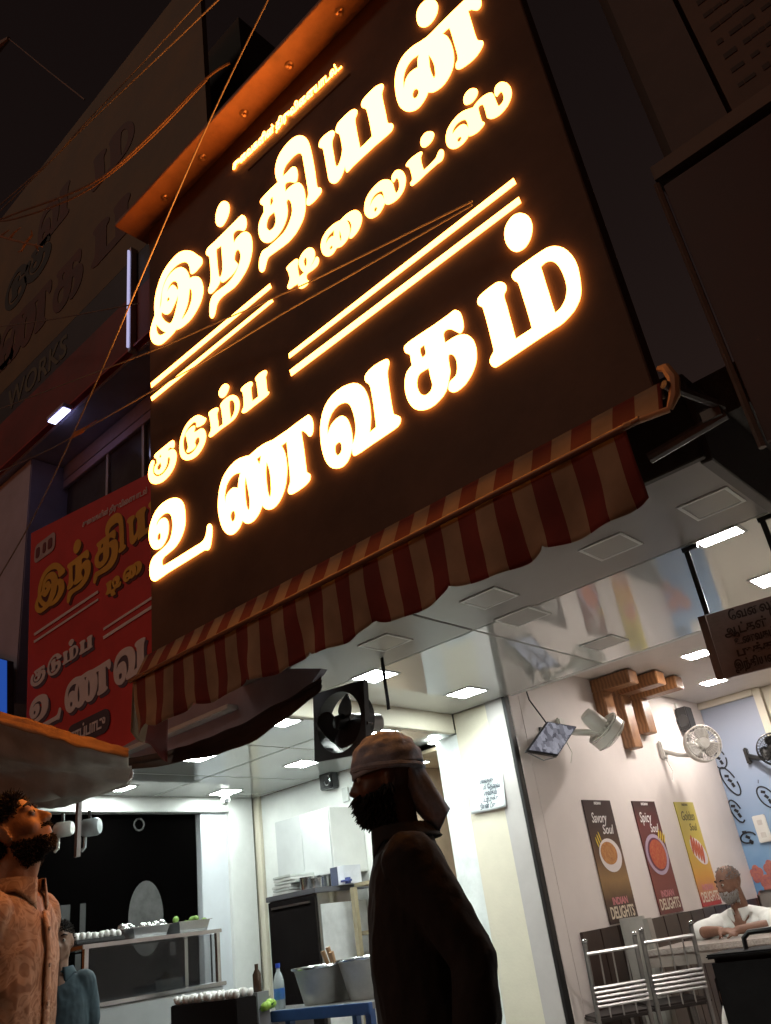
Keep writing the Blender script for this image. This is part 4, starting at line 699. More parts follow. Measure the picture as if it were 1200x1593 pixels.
# ================================================================ cables
def cable(label, pts, r, mat, name='cable', sag=0):
    P = [at(*p) for p in pts]; Q = []
    for i in range(len(P)-1):
        p0, p1, p2, p3 = P[max(i-1, 0)], P[i], P[i+1], P[min(i+2, len(P)-1)]
        for k in range(6):
            t = k/6; Q.append(.5*((2*p1)+(p2-p0)*t+(2*p0-5*p1+4*p2-p3)*t*t+(3*p1-p0-3*p2+p3)*t**3))
    Q.append(P[-1])
    o = MB().tube(Q, r, 6).build(name, mat, None, smooth=True)
    return tag(o, label, 'cable', 'overhead cables')
cbm = M('cable_grey', (.22, .19, .175), .5, var=.1)
cbd = M('cable_brown', (.20, .12, .085), .55, var=.2, scale=12)
cable('pale steep cable crossing the upper left corner of the signboard', [(432, -30, 2.2), (330, 180, 2.25), (225, 420, 2.3), (150, 595, 2.4), (60, 790, 2.5), (-20, 930, 2.6)], .0055, cbm)
cable('upper of two thin cables meeting at a knot in the top left', [(322, -10, 2.0), (225, 95, 2.05), (128, 197, 2.1), (80, 250, 2.1), (-10, 338, 2.15)], .005, cbm)
cable('lower of two thin cables meeting at a knot in the top left', [(350, -10, 2.03), (240, 95, 2.07), (130, 199, 2.1), (82, 247, 2.12), (-10, 328, 2.16)], .006, cbm)
cable('thick brown cable bundle sagging left of the sign hood', [(358, 98, 2.35), (322, 122, 2.3), (245, 200, 2.25), (170, 268, 2.2), (112, 300, 2.2), (30, 330, 2.2), (-10, 346, 2.2)], .009, cbd)
cable('second strand splitting from the brown cable bundle', [(322, 124, 2.29), (240, 210, 2.24), (165, 276, 2.19), (105, 312, 2.19), (25, 340, 2.19), (-10, 344, 2.19)], .008, cbd)
cable('pale cable running level to the white tube lamp', [(-10, 509, 2.9), (60, 500, 2.9), (130, 488, 2.95), (216, 472, 3.0)], .006, cbm)
cable('upper thin wire crossing the signboard above the long light bars', [(-10, 640, 2.45), (110, 594, 2.4), (232, 548, 2.38), (345, 499, 2.36), (470, 444, 2.36), (560, 400, 2.36), (735, 313, 2.4)], .004, cbm)
cable('lower thin wire crossing the signboard with a dry leaf caught on it', [(-10, 738, 2.45), (72, 702, 2.42), (143, 662, 2.4), (239, 607, 2.38), (335, 552, 2.36), (440, 488, 2.36), (560, 420, 2.36), (735, 319, 2.4)], .004, cbm)
lf = thing('dry_leaf', 'dry orange leaf caught on the thin lower wire', 'leaf', at(125, 670, 2.41))
a, b = at(109, 683, 2.4), at(140, 661, 2.4)
MB().poly([a, a.lerp(b, .3)+Vector((0, -.01, .02)), a.lerp(b, .75)+Vector((0, 0, .012)), b, a.lerp(b, .6)+Vector((.0, .01, -.014)), a.lerp(b, .2)+Vector((0, 0, -.012))]).build('blade', M('leaf_dry', (.5, .2, .06), .7, var=.3, scale=40), lf, solid=.003)
MB().tube([a, a.lerp(b, .5)+Vector((0, -.004, .004)), b+(b-a)*.3], .002, 5).build('stalk', M('leaf_dry', (.5, .2, .06), .7), lf)
tw = thing('dry_twig', 'small bare dry twig lit orange at the left edge', 'twig', at(30, 370, 2.2))
S = [[(-15, 362), (15, 372), (40, 378), (66, 384)], [(15, 372), (22, 362), (32, 354)], [(40, 378), (50, 366), (49, 358)], [(40, 378), (34, 390), (28, 392)], [(56, 381), (60, 390)], [(0, 368), (14, 358)]]
for k, s in enumerate(S):
    MB().tube([at(x, y, 2.2+.01*k) for x, y in s], [.012]*1+[.009]*(len(s)-2)+[.004] if k else [.013, .011, .009, .005], 6).build('stem' if k == 0 else 'branch', M('twig_bark', (.36, .19, .11), .8, var=.3, scale=30), tw, smooth=True)
hl = thing('lamp_head', 'unlit grey lamp head on a thin arm in the top left corner', 'lamp', at(0, 75, 5))
a, b = at(-25, 92, 5), at(14, 60, 5)
MB().tube([a, a.lerp(b, .5), b], [.10, .13, .05], 8).build('head', M('lamp_head', (.3, .25, .23), .6), hl, smooth=True)
MB().tube([b, at(75, 110, 4.6), at(132, 155, 4.2)], .012, 6).build('arm', M('lamp_head', (.3, .25, .23), .6), hl)

# ================================================================ porch and dining room things
steel = M('stainless', (.55, .56, .57), .22, metal=1., var=.08, scale=5)
dsteel = M('dull_steel', (.25, .24, .235), .4, metal=1., var=.1, scale=7)
blk = M('black_plastic', (.012, .012, .013), .35, var=.2)
blkf = M('black_metal', (.02, .02, .021), .5, var=.2)
wht = M('white_plastic', (.72, .72, .68), .35, var=.05)

# exhaust fan hung in a square frame
ef = thing('exhaust_fan', 'black exhaust fan in a square frame hanging above the man in black', 'fan', at(526, 1132, 3.35))
TL, TR, BR, BL = at(484, 1082, 3.42), at(563, 1058, 3.3), at(572, 1158, 3.3), at(494, 1197, 3.42)
fx = (TR-TL).normalized(); fz = (TL-BL); fz = (fz-fx*fz.dot(fx)).normalized(); fy = fz.cross(fx)   # fy points away from the viewer
cen = (TL+TR+BR+BL)/4; hw = ((TR-TL).length+(BR-BL).length)/4; hh = ((TL-BL).length+(TR-BR).length)/4
FR = Matrix((fx, fy, fz)).transposed()
N = 48
mb = MB(); rin = .86
for k in range(N):
    a0, a1 = 2*math.pi*k/N, 2*math.pi*(k+1)/N
    def sq(a):
        c, s_ = math.cos(a), math.sin(a); m = max(abs(c), abs(s_)); return Vector((c/m*hw, 0, s_/m*hh))
    def ci(a): return Vector((math.cos(a)*rin*hw, 0, math.sin(a)*rin*hh))
    for y0 in (0., .03):
        q = [sq(a0), sq(a1), ci(a1), ci(a0)]
        mb.quad(*[cen+FR @ (p+Vector((0, y0, 0))) for p in q])
    mb.quad(*[cen+FR @ p for p in (ci(a0), ci(a1), ci(a1)+Vector((0, .09, 0)), ci(a0)+Vector((0, .09, 0)))])
    mb.quad(*[cen+FR @ p for p in (sq(a0), sq(a1), sq(a1)+Vector((0, .03, 0)), sq(a0)+Vector((0, .03, 0)))])
mb.build('frame', blkf, ef)
R = rin*hw*.93
for k in range(3):
    a0 = rad(74+120*k)
    def bl_(u, v):
        r = .04+(R-.04)*u; w = rad(16+46*math.sin(math.pi*min(u*.7+.22, 1)))
        a = a0+w*(v-.5)*2
        return cen+FR @ Vector((math.cos(a)*r, .03+.07*(v-.5)*(.4+u), math.sin(a)*r*hh/hw))
    MB().grid(bl_, 10, 8).build('blade', blkf, ef, smooth=True, solid=.004)
MB().lathe([(.001, -.02), (.035, -.015), (.045, .02), (.045, .08)], cen+FR @ Vector((0, 0, 0)), FR @ Rx(rad(-90))).build('hub', blkf, ef, smooth=True)
MB().tube([cen+FR @ Vector((0, .05, 0)), cen+FR @ Vector((0, .28, 0))], .052, 16).build('motor', M('motor_grey', (.3, .29, .28), .4), ef, smooth=True)
for sx in (-1, 1):
    MB().tube([cen+FR @ Vector((sx*.045, .1, 0)), cen+FR @ Vector((sx*hw*.95, .05, -.2*hh)), cen+FR @ Vector((sx*hw, .01, -.2*hh))], .01, 6).build('motor_arm', blkf, ef)
vd = cen-Vector((0, 0, CAMZ)); k_ = (-4.01-cen.x)/vd.x
MB().tube([cen+FR @ Vector((0, .2, 0)), cen+vd*k_], .012, 6).build('wall_bar', blkf, ef)

sp_ = thing('hanging_strap', 'thin black strap hanging from the ceiling right of the exhaust fan', 'strap', (-3.4, 3.95, ZC))
a = at(597, 1035, 3.72); b = at(604, 1104, 3.72); a.z = ZC
MB().box((a+b)/2, (.022, .006, (a-b).length), frame((1, 0, 0), a-b)).build('strap_band', blk, sp_)

# notice board on black straps
nbv = thing('notice_board', 'dim grey board with handwritten notice hanging at the right edge', 'notice board', (-.9, 3.9, 2.0))
o1, o2, o3 = at(1087, 960, 3.9), at(1117, 1058, 3.9), at(1240, 915, 3.9)
w_ = o3-o1; h_ = o2-o1
pbm = M('board_card', (.30, .25, .23), .6, var=.15, scale=7, bump=.1)
MB().prism([o1, o2, o2+w_, o1+w_], (0, .02, 0)).build('card', pbm, nbv, bevel=.003)
MB().prism([o1+Vector((-.004, -.004, 0)), o2+Vector((-.004, -.004, 0)), o2+w_*.07+Vector((0, -.004, 0)), o1+w_*.07+Vector((0, -.004, 0))], (0, .004, 0)).build('edge_tape', M('tape', (.22, .18, .16), .5), nbv)
ink = M('ink', (.05, .038, .035), .7, var=0)
right = w_.normalized(); upv = -h_.normalized()
for (t, u, v, sz, wd) in (('ேவைலக்கு', .62, .13, .058, .30), ('ஆட்கள்', .42, .35, .06, .20), ('ேதைவ', .85, .27, .06, .15), ('உணவகம் ெதாட', .60, .52, .05, .30), ('புக்கு :', .50, .69, .05, .22), ('இந்தியன் டிைல', .55, .87, .052, .32)):
    tm = text_mesh(t, sz, .003, 1, .0015); w0 = max(q.co.x for q in tm.vertices)*2; tm.transform(Matrix.Diagonal((wd/w0, 1, 1, 1)))
    link('handwriting', place(tm, o1+w_*u+h_*v+Vector((0, -.004, 0)), right, upv), ink, nbv)
for (px_, pt) in ((1064, 850), (1185, 800)):
    tp = at(px_, pt, 3.9); tp.z = ZC-.002
    bt = tp+Vector((.0, 0, -(tp.z-(o1+w_*.06).z)))
    if px_ > 1100: bt = o1+w_*.93+Vector((0, 0, 0))
    else: bt = o1+w_*.10
    tp = Vector((bt.x, 3.9, ZC-.002))
    MB().box((tp+bt)/2+Vector((0, -.006, 0)), (.026, .006, (tp-bt).length)).box(tp+Vector((.02, -.006, -.012)), (.08, .012, .022)).build('strap', blk, nbv)
    MB().lathe([(.001, -.006), (.006, -.005), (.006, 0)], tp+Vector((.045, -.012, -.012)), Rx(rad(90)), 10).build('screw', dsteel, nbv)

# paper notice taped on the partition
pn = thing('paper_notice', 'creased white handwritten paper notice taped to the cream partition', 'paper notice', (-3.8, 5.4, 1.9))
q = [at(731, 1212, 5.4), at(781, 1203, 5.388), at(789, 1255, 5.385), at(735, 1267, 5.4)]
def pf(u, v):
    p = q[0].lerp(q[1], u).lerp(q[3].lerp(q[2], u), v); p.y -= .008*math.sin(u*5+v*3)+.012*v*v*(1-u); return p
MB().grid(pf, 10, 10).build('sheet', M('notice_paper', (.70, .75, .78), .7, var=.05), pn, smooth=True, solid=.002)
pr_, pu = (q[1]-q[0]).normalized(), (q[0]-q[3]).normalized()
for (t, u, v, wd) in (('ேவைலக்கு', .47, .14, .16), ('ஆட்கள் ேதைவ', .50, .32, .25), ('உணவகம் :', .52, .50, .20), ('ெதாடர்புக்கு :', .52, .68, .25), ('இந்தியன் டிைலட்ஸ்', .52, .86, .29)):
    tm = text_mesh(t, .046, .002, 1, .001); w0 = max(k.co.x for k in tm.vertices)*2; tm.transform(Matrix.Diagonal((wd/w0, 1, 1, 1)))
    link('handwriting', place(tm, pf(u, v)+Vector((0, -.004, 0)), pr_, pu), M('notice_ink', (.10, .12, .15), .7, var=0), pn)

# wall-mounted monitor
XW = -3.47
tv = thing('wall_monitor', 'small black monitor tilted down on the dining wall near the channel', 'monitor', (-3.4, 5.8, 2.3))
A, B, C, D = at(852, 1122, 5.72), at(898, 1130, 6.0), at(868, 1176, 5.68), at(827, 1166, 5.42)
D = A+(C-B)
nv_ = (B-A).cross(D-A).normalized(); nv_ = nv_ if nv_.dot(Vector((1, -1, 0))) > 0 else -nv_
MB().prism([A, B, C, D], -nv_*.03).build('case', blk, tv, bevel=.004)
def ins(k, o): 
    c = (A+B+C+D)/4; return [p.lerp(c, k)+nv_*o for p in (A, B, C, D)]
scr = M('cctv_screen', (.02, .02, .025), .3, var=0, emit=(.5, .52, .6), estr=.55)
nt = scr.node_tree; vo = nt.nodes.new('ShaderNodeTexVoronoi'); vo.distance = 'CHEBYCHEV'; vo.inputs['Scale'].default_value = 26; tcn = nt.nodes.new('ShaderNodeTexCoord')
nt.links.new(tcn.outputs['Object'], vo.inputs['Vector']); mr = nt.nodes.new('ShaderNodeMix'); mr.data_type = 'RGBA'
mr.inputs[6].default_value = (.06, .06, .09, 1); mr.inputs[7].default_value = (.50, .51, .60, 1); sx_ = nt.nodes.new('ShaderNodeSeparateColor'); nt.links.new(vo.outputs['Color'], sx_.inputs[0]); nt.links.new(sx_.outputs[0], mr.inputs[0])
nt.links.new(mr.outputs[2], nt.nodes['Principled BSDF'].inputs['Emission Color'])
c4 = ins(.08, .007); MB().quad(*c4).build('screen', scr, tv)
MB().tube([(A+C)/2-nv_*.03, Vector((XW+.03, 5.85, 2.42)), Vector((XW, 5.85, 2.42))], .014, 8).box((XW+.008, 5.85, 2.42), (.016, .1, .14)).build('bracket', blkf, tv)
MB().tube([A-nv_*.02, Vector((XW+.02, 5.72, 2.7)), Vector((XW+.01, 5.68, 2.98))], .006, 6).build('cord', blkf, tv)
MB().tube([D-nv_*.01, (C+D)/2+Vector((0, 0, -.05)), C-nv_*.02], .005, 6).build('cord', M('grey_cord', (.2, .2, .2), .5), tv)

# wall fans
def wall_fan(name, label, base, head, facing, col, R=.21, group='wall fans in the dining room', motor=.15, mk=1.):
    """base: point on the wall; head: centre of the blade cage; facing: direction the fan blows"""
    t = thing('wall_fan', label, 'fan', base, 0, group)
    f = Vector(facing).normalized(); F = frame(f.cross(Vector((0, 0, 1))) if abs(f.z) < .95 else (1, 0, 0), f)   # local z = blowing direction
    head = Vector(head)
    cagem = M(name+'_cage', tuple(c*.9 for c in col), .35, var=.04)
    bodym = M(name+'_body', col, .35, var=.04)
    MB().lathe([(.001, -.19-motor*.2), (.045*mk, -.19-motor*.2), (.06*mk, -.17), (.066*mk, -.06), (.055*mk, -.03), (.02, -.02)], head, F, 20).build('motor', bodym, t, smooth=True)
    ring = MB()
    for z in (-.045, .045):
        ring.tube([head+F @ Vector((R*math.cos(rad(a)), R*math.sin(rad(a)), z)) for a in range(0, 361, 12)], .006, 6, False)
    ring.lathe([(R, -.03), (R+.004, -.03), (R+.004, .03), (R, .03), (R, -.03)], head, F, 36)
    ring.build('guard_ring', bodym, t, smooth=True)
    cg = MB()
    for k in range(30):
        a = rad(12*k)
        cg.tube([head+F @ Vector((r*math.cos(a), r*math.sin(a), z)) for r, z in ((.03, .065), (R*.6, .068), (R*.93, .058), (R, .045))], .0025, 4)
        cg.tube([head+F @ Vector((r*math.cos(a), r*math.sin(a), z)) for r, z in ((.06, -.055), (R*.75, -.065), (R, -.045))], .0025, 4)
    for r in (.3, .55, .8): cg.tube([head+F @ Vector((R*r*math.cos(rad(a)), R*r*math.sin(rad(a)), .067)) for a in range(0, 361, 15)], .0022, 4, False)
    cg.lathe([(.001, .075), (.045, .07), (.05, .062), (.001, .06)], head, F, 18)
    cg.build('cage', cagem, t)
    bm_ = M(name+'_blade', tuple(c*.75 for c in col), .3, alpha=1., var=.05)
    for k in range(3):
        a0 = rad(20+120*k)
        MB().grid(lambda u, v: head+F @ Vector(((.035+(R*.86-.035)*u)*math.cos(a0+rad(46)*(v-.5)*2*(.45+.55*math.sin(math.pi*(.2+.7*u)))), (.035+(R*.86-.035)*u)*math.sin(a0+rad(46)*(v-.5)*2*(.45+.55*math.sin(math.pi*(.2+.7*u)))), .05*(v-.5))), 8, 6).build('blade', bm_, t, smooth=True, solid=.003)
    back = head-f*.12
    base = Vector(base)
    MB().tube([back, back+Vector((0, 0, -.09)), base.lerp(back, .35)+Vector((0, 0, -.05)), base], [.03, .028, .026, .03], 10).build('bracket_arm', bodym, t, smooth=True)
    MB().box(base, (.04, .09, .17)).build('wall_plate', bodym, t, bevel=.012)
    MB().tube([base+Vector((0, .02, -.08)), base+Vector((.03, .03, -.2)), base+Vector((.015, .0, -.28))], .004, 5).build('pull_cord', bodym, t)
    return t
wall_fan('fan_white', 'white wall fan seen from its motor side beside the monitor', (XW+.02, 6.12, 2.5), at(944, 1138, 6.25), RT*.72-UP*.6-FW*.1, (.66, .64, .58), .15, mk=1.15)
wall_fan('fan_ivory', 'white wall fan facing the room at the mural corner', (XW+.02, 7.95, 2.42), at(1093, 1157, 8.1), (.62, -.75, .0), (.66, .64, .60), .165)
wall_fan('fan_black', 'black wall fan on the blue mural at the right edge', (-3.12, 9.26, 2.35), at(1203, 1165, 8.85), (.25, -.95, -.2), (.012, .012, .012), .15)

# wall speaker
sk = thing('wall_speaker', 'small black speaker above the ivory wall fan', 'speaker', (-3.4, 8.6, 2.8))
MB().box((XW+.07, 8.62, 2.76), (.12, .16, .24)).build('cabinet', blk, sk, bevel=.01)
MB().lathe([(.001, .004), (.05, .004), (.06, .008), (.062, 0)], (XW+.07, 8.538, 2.74), Rx(rad(90)), 20).build('cone', blkf, sk, smooth=True)
MB().box((XW+.01, 8.62, 2.9), (.02, .05, .08)).build('bracket', wht, sk)

# wooden beams bent from the ceiling down the wall
wood = M('teak', (.40, .17, .06), .4, var=0)
nt = wood.node_tree; wv = nt.nodes.new('ShaderNodeTexWave'); wv.inputs['Scale'].default_value = 9; wv.inputs['Distortion'].default_value = 5; wv.inputs['Detail'].default_value = 3
tcn = nt.nodes.new('ShaderNodeTexCoord'); nt.links.new(tcn.outputs['Object'], wv.inputs['Vector'])
mr = nt.nodes.new('ShaderNodeMix'); mr.data_type = 'RGBA'; mr.inputs[6].default_value = (.19, .08, .03, 1); mr.inputs[7].default_value = (.31, .145, .06, 1)
nt.links.new(wv.outputs['Fac'], mr.inputs[0]); nt.links.new(mr.outputs[2], nt.nodes['Principled BSDF'].inputs['Base Color'])
for (y, yw, xe, zb, lab) in ((6.92, .17, -3.08, 2.60, 'shortest bent teak beam on the dining wall, partly behind the white fan'),
                             (7.27, .17, -2.98, 2.39, 'longest bent teak beam, hanging in the middle of the three'),
                             (7.66, .17, -2.98, 2.55, 'bent teak beam nearest the mural')):
    t = thing('wooden_beam', lab, 'wooden beam', (XW, y, zb), 0, 'bent teak beams on the dining wall')
    MB().span((XW+.003, y-yw/2, ZD-.13), (xe, y+yw/2, ZD-.012)).build('ceiling_arm', wood, t, bevel=.006)
    MB().span((XW+.003, y-yw/2, zb), (XW+.11, y+yw/2, ZD-.1305)).build('wall_arm', wood, t, bevel=.006)

# posters on the dining wall
def poster(y0, y1, label, stops, title, tcol, dish):
    x = XW+.004; z0, z1 = 1.04, 1.94; yc = (y0+y1)/2
    t = thing('poster', label, 'poster', (x, yc, z0), 0, 'tall food posters on the dining wall')
    key = label.split()[1]+str(int(y0*100))
    MB().span((x, y0, z0), (x+.006, y1, z1)).build('sheet', ramp_mat('poster_'+key, 2, stops, z0, z1, .3, .03), t)
    xx = x+.0075
    def el(cy, cz, ry, rz, m, nm, o=0., rot=0.):
        pts = []
        for k in range(28):
            a = 2*math.pi*k/28; u, v = ry*math.cos(a), rz*math.sin(a)
            pts.append((xx+o, cy+u*math.cos(rot)-v*math.sin(rot), cz+u*math.sin(rot)+v*math.cos(rot)))
        return MB().prism(pts, (.001, 0, 0)).build(nm, m, t)
    for (s_, dy, z, sz, w) in title:
        tm = text_mesh(s_, sz, .001, 1, .001, .25); w0 = max(k.co.x for k in tm.vertices)*2
        if w: tm.transform(Matrix.Diagonal((w/w0, 1, 1, 1)))
        link('lettering', place(tm, (xx, yc+dy, z), (0, 1, 0), (0, 0, 1)), tcol, t)
    pk = M('poster_pink', (.55, .2, .22), .4, var=.1)
    cr_ = M('poster_cream', (.7, .62, .5), .4, var=.05)
    for (s_, z, sz, w, m) in (('INDIAN', 1.19, .06, .24, pk), ('DELIGHTS', 1.11, .1, .38, cr_)):
        tm = text_mesh(s_, sz, .001, 1, .002); w0 = max(k.co.x for k in tm.vertices)*2; tm.transform(Matrix.Diagonal((w/w0, 1.15, 1, 1)))
        link('lettering', place(tm, (xx, yc, z), (0, 1, 0), (0, 0, 1)), m, t)
    plate = M('plate_print', (.74, .68, .68), .35, var=.05)
    if dish == 0:
        el(yc+.02, 1.52, .175, .125, plate, 'plate_print')
        el(yc+.0, 1.535, .13, .085, M('fried_print', (.36, .13, .04), .4, col2=(.55, .27, .09), scale=45), 'food_print', .0015)
        for k in range(3): el(yc-.15+.03*k, 1.62+.02*k, .008, .04, M('yellow_print', (.7, .5, .06), .4), 'fry_print', .0015, .3)
    elif dish == 1:
        el(yc+.0, 1.50, .205, .165, M('bowl_rim_print', (.45, .35, .47), .35, var=.1), 'bowl_print')
        el(yc+.0, 1.50, .165, .135, M('bowl_print', (.13, .03, .07), .35), 'bowl_print', .0015)
        el(yc+.01, 1.50, .15, .12, M('curry_print', (.42, .03, .025), .4, col2=(.5, .16, .05), scale=40), 'food_print', .003)
        for k in range(4): el(yc+.12+.03*k, 1.66-.012*k, .01, .045, M('yellow_print', (.7, .5, .06), .4), 'fry_print', .003, -.5)
    else:
        el(yc+.03, 1.50, .17, .10, plate, 'plate_print', 0, -.5)
        for k in range(5): el(yc-.08+.045*k, 1.56-.022*k, .024, .085, M('tikka_print', (.42, .05, .02), .4, col2=(.55, .13, .03), scale=50), 'food_print', .0015, -.25)
wt = M('poster_white', (.78, .76, .76), .4, var=0)
tk = M('poster_dark_ink', (.09, .08, .03), .4, var=0)
poster(6.2, 6.66, 'dark brown food poster titled Savory nearest the monitor', ((0, (.02, .01, .01)), (.2, (.07, .03, .015)), (.36, (.28, .16, .06)), (.55, (.13, .06, .03)), (.8, (.035, .014, .016)), (1, (.03, .012, .016))), (('Savory', -.03, 1.80, .11, .26), ('Soul', .07, 1.71, .1, .2), ('INDIAN', .0, 1.915, .03, .12)), wt, 0)
poster(7.05, 7.49, 'maroon food poster titled Spicy with a bowl of red curry', ((0, (.12, .014, .014)), (.3, (.2, .04, .03)), (.5, (.12, .02, .02)), (.8, (.13, .018, .018)), (1, (.04, .012, .014))), (('Spicy', -.05, 1.80, .12, .24), ('Soul', .07, 1.71, .1, .18), ('INDIAN', .0, 1.915, .03, .14)), wt, 1)
poster(7.9, 8.33, 'yellow food poster titled Golden beside the seated man', ((0, (.4, .02, .015)), (.1, (.42, .04, .02)), (.13, (.5, .18, .1)), (.3, (.62, .3, .03)), (.6, (.6, .45, .06)), (1, (.5, .42, .08))), (('Golden', .0, 1.81, .12, .3), ('Soul', .05, 1.71, .09, .18), ('INDIAN', .0, 1.915, .03, .14)), tk, 2)

# blue mural with doodles
mu = thing('blue_mural', 'blue back wall mural with black fish doodles and orange flowers', 'mural', (-3.15, 9.28, .1))
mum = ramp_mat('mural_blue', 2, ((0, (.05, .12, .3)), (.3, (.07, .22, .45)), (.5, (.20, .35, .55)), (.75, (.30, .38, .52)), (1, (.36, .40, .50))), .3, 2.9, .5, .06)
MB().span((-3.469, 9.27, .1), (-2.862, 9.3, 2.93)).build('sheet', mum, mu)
dk = M('doodle_ink', (.012, .012, .016), .6, var=0)
def loop(c, w, h, rot, nm='doodle', r=.008, a1=360):
    MB().tube([(c[0]+w*math.cos(rad(a))*math.cos(rot)-h*math.sin(rad(a))*math.sin(rot), 9.266, c[1]+w*math.cos(rad(a))*math.sin(rot)+h*math.sin(rad(a))*math.cos(rot)) for a in range(0, a1+1, 15)], r, 5, False).build(nm, dk, mu)
def dpt(x, y): p = at(x, y, 9.266); return (p.x, p.z)
for (px_, py_, w, h, ro) in ((1118, 1180, .075, .11, .3), (1136, 1215, .06, .16, .35), (1193, 1240, .07, .12, .5), (1146, 1262, .05, .12, .3), (1164, 1303, .08, .05, .1)):
    c = dpt(px_, py_); loop(c, w, h, ro, a1=300 if px_ > 1140 else 345)
    for k in range(3):
        cc = (c[0]+(-.02+.02*k), c[1]+.055-.05*k)
        MB().box((cc[0], 9.266, cc[1]), (.045, .006, .028), Ry(ro*.7+.5*k)).build('doodle_mark', dk, mu)
for (px_, py_) in ((1148, 1375), (1178, 1360), (1195, 1375), (1168, 1395), (1188, 1400), (1199, 1352)):
    p = at(px_, py_, 9.264)
    for k in range(5):
        a = rad(72*k+20); MB().ell((p.x+.035*math.cos(a), 9.268, p.z+.045*math.sin(a)), (.036, .004, .044), None, 10, 6).build('flower_print', M('flower_orange', (.5, .17, .1), .6, col2=(.28, .09, .12), scale=30), mu)
wp = thing('switch_plate', 'white switch plate on the blue mural', 'switch plate', at(1186, 1290, 9.25))
c = at(1186, 1289, 9.255)
MB().box(c, (.13, .03, .26)).build('plate', wht, wp, bevel=.008)
for k in (-1, 1): MB().box(c+Vector((0, -.017, .06*k)), (.05, .008, .05)).build('rocker', M('rocker', (.6, .58, .54), .4), wp, bevel=.003)

# ---------------------------------------------------------------- dining furniture
csteel = M('chair_steel', (.36, .355, .35), .3, metal=1., var=.1)
def chair(label, x, y, rz, h=1.0):
    t = thing('dining_chair', label, 'chair', (x, y, .1), rz, 'stainless steel dining chairs')
    W, D_ = .175, .19
    for sx in (-1, 1):
        MB().tube([(sx*W, -D_, 0), (sx*W, -D_-.01, .42), (sx*W, -D_-.06, h-.12), (sx*W, -D_-.075, h-.1)], .0165, 8).build('leg', dsteel, t, False, smooth=True)
        MB().tube([(sx*W, D_, 0), (sx*W, D_, .40)], .0165, 8).build('leg', dsteel, t, False, smooth=True)
        MB().ell((sx*W, -D_-.076, h-.092), (.02, .02, .014), None, 10, 6).build('cap', steel, t, False, smooth=True)
    MB().tube([(-W, -D_-.068, h-.17), (W, -D_-.068, h-.17)], .012, 8).build('top_rail', csteel, t, False, smooth=True)
    for k in range(5):
        MB().tube([(-W, -D_-.055, h-.37-.026*k), (W, -D_-.055, h-.37-.026*k)], .0105, 8).build('back_slat', csteel, t, False, smooth=True)
    for k in (-1, 0, 1):
        MB().tube([(k*.09, -D_-.07, h-.17), (k*.09, -D_-.015, .43)], .0055, 6).build('spindle', csteel, t, False, smooth=True)
    MB().box((0, 0, .43), (.40, .42, .035)).build('seat', M('seat_dark', (.03, .022, .02), .5), t, False, bevel=.012)
    for sy in (-1, 1): MB().tube([(-W, sy*D_, .2), (W, sy*D_, .2)], .009, 6).build('stretcher', dsteel, t, False, smooth=True)
    return t
chair('stainless steel dining chair by the wall, left of the two', -3.40+.08, 5.72, rad(48), .98)
chair('stainless steel dining chair with bright back slats in front of the seated man', -3.06, 6.08, rad(44), .99)
tb_ = thing('dining_table', 'pale granite dining table under the seated man\'s arms', 'table', (-2.7, 6.55, .1))
TP = M('granite_top', (.36, .32, .29), .3, var=.3, scale=60)
MB().span((-3.2, 6.12, .81), (-2.05, 6.75, .85)).build('top', TP, tb_, bevel=.006)
MB().span((-3.19, 6.13, .74), (-2.06, 6.15, .809)).build('apron', M('apron', (.3, .26, .23), .5), tb_)
for sx in (-3.1, -2.15):
    MB().tube([(sx, 6.43, .1), (sx, 6.43, .81)], .03, 10).build('leg', dsteel, tb_, smooth=True)
t2 = thing('dividing_panel', 'narrow pale upright panel between the two steel chairs', 'panel', (-3.35, 6.5, .1))
MB().span((-3.44, 6.30, .1), (-3.24, 6.33, 1.07)).build('board', M('pale_board', (.45, .42, .38), .5), t2, bevel=.004)
MB().span((-3.24, 6.28, .1), (-3.20, 6.36, 1.05)).build('post', M('pale_board2', (.33, .31, .28), .5), t2, bevel=.004)
mc = thing('back_chair', 'grey upholstered chair back just behind the seated man\'s shoulder', 'chair', (-2.45, 6.9, .1))
MB().box((-2.42, 7.02, .84), (.42, .05, .55)).build('backrest', M('grey_cloth', (.24, .22, .21), .8), mc, bevel=.03)
MB().box((-2.42, 6.78, .52), (.42, .42, .07)).build('seat', M('grey_cloth', (.24, .22, .21), .8), mc, bevel=.02)
for sx in (-1, 1):
    for sy in (-1, 1): MB().tube([(-2.42+sx*.18, 6.78+sy*.18, .1), (-2.42+sx*.18, 6.78+sy*.18, .5)], .015, 8).build('leg', dsteel, mc)
# black bin with loop handle, front right
bb = thing('black_bag', 'large black box bag with a loop handle at the lower right', 'bag', (-1.85, 5.0, .1))
o = at(1119, 1488, 5.0)
MB().span((o.x, 4.86, .1), (o.x+.52, 5.14, o.z+.0)).build('body', M('bag_black', (.008, .008, .0085), .7, var=.3, bump=.2, spec=.12), bb, bevel=.02)
MB().span((o.x-.012, 4.848, o.z), (o.x+.532, 5.152, o.z+.022)).build('lid', M('bag_black', (.014, .014, .015), .6), bb, bevel=.008)
MB().tube([(o.x+.16, 5.0, o.z+.015), (o.x+.165, 5.0, o.z+.075), (o.x+.20, 5.0, o.z+.1), (o.x+.44, 5.0, o.z+.105), (o.x+.48, 5.0, o.z+.07), (o.x+.48, 5.0, o.z+.015)], .014, 8).build('handle', blk, bb, smooth=True)
nk = thing('white_bundle', 'crumpled pale cloth bundle at the bottom right below the table', 'cloth', at(1140, 1590, 5.2))
p = at(1138, 1592, 5.25)
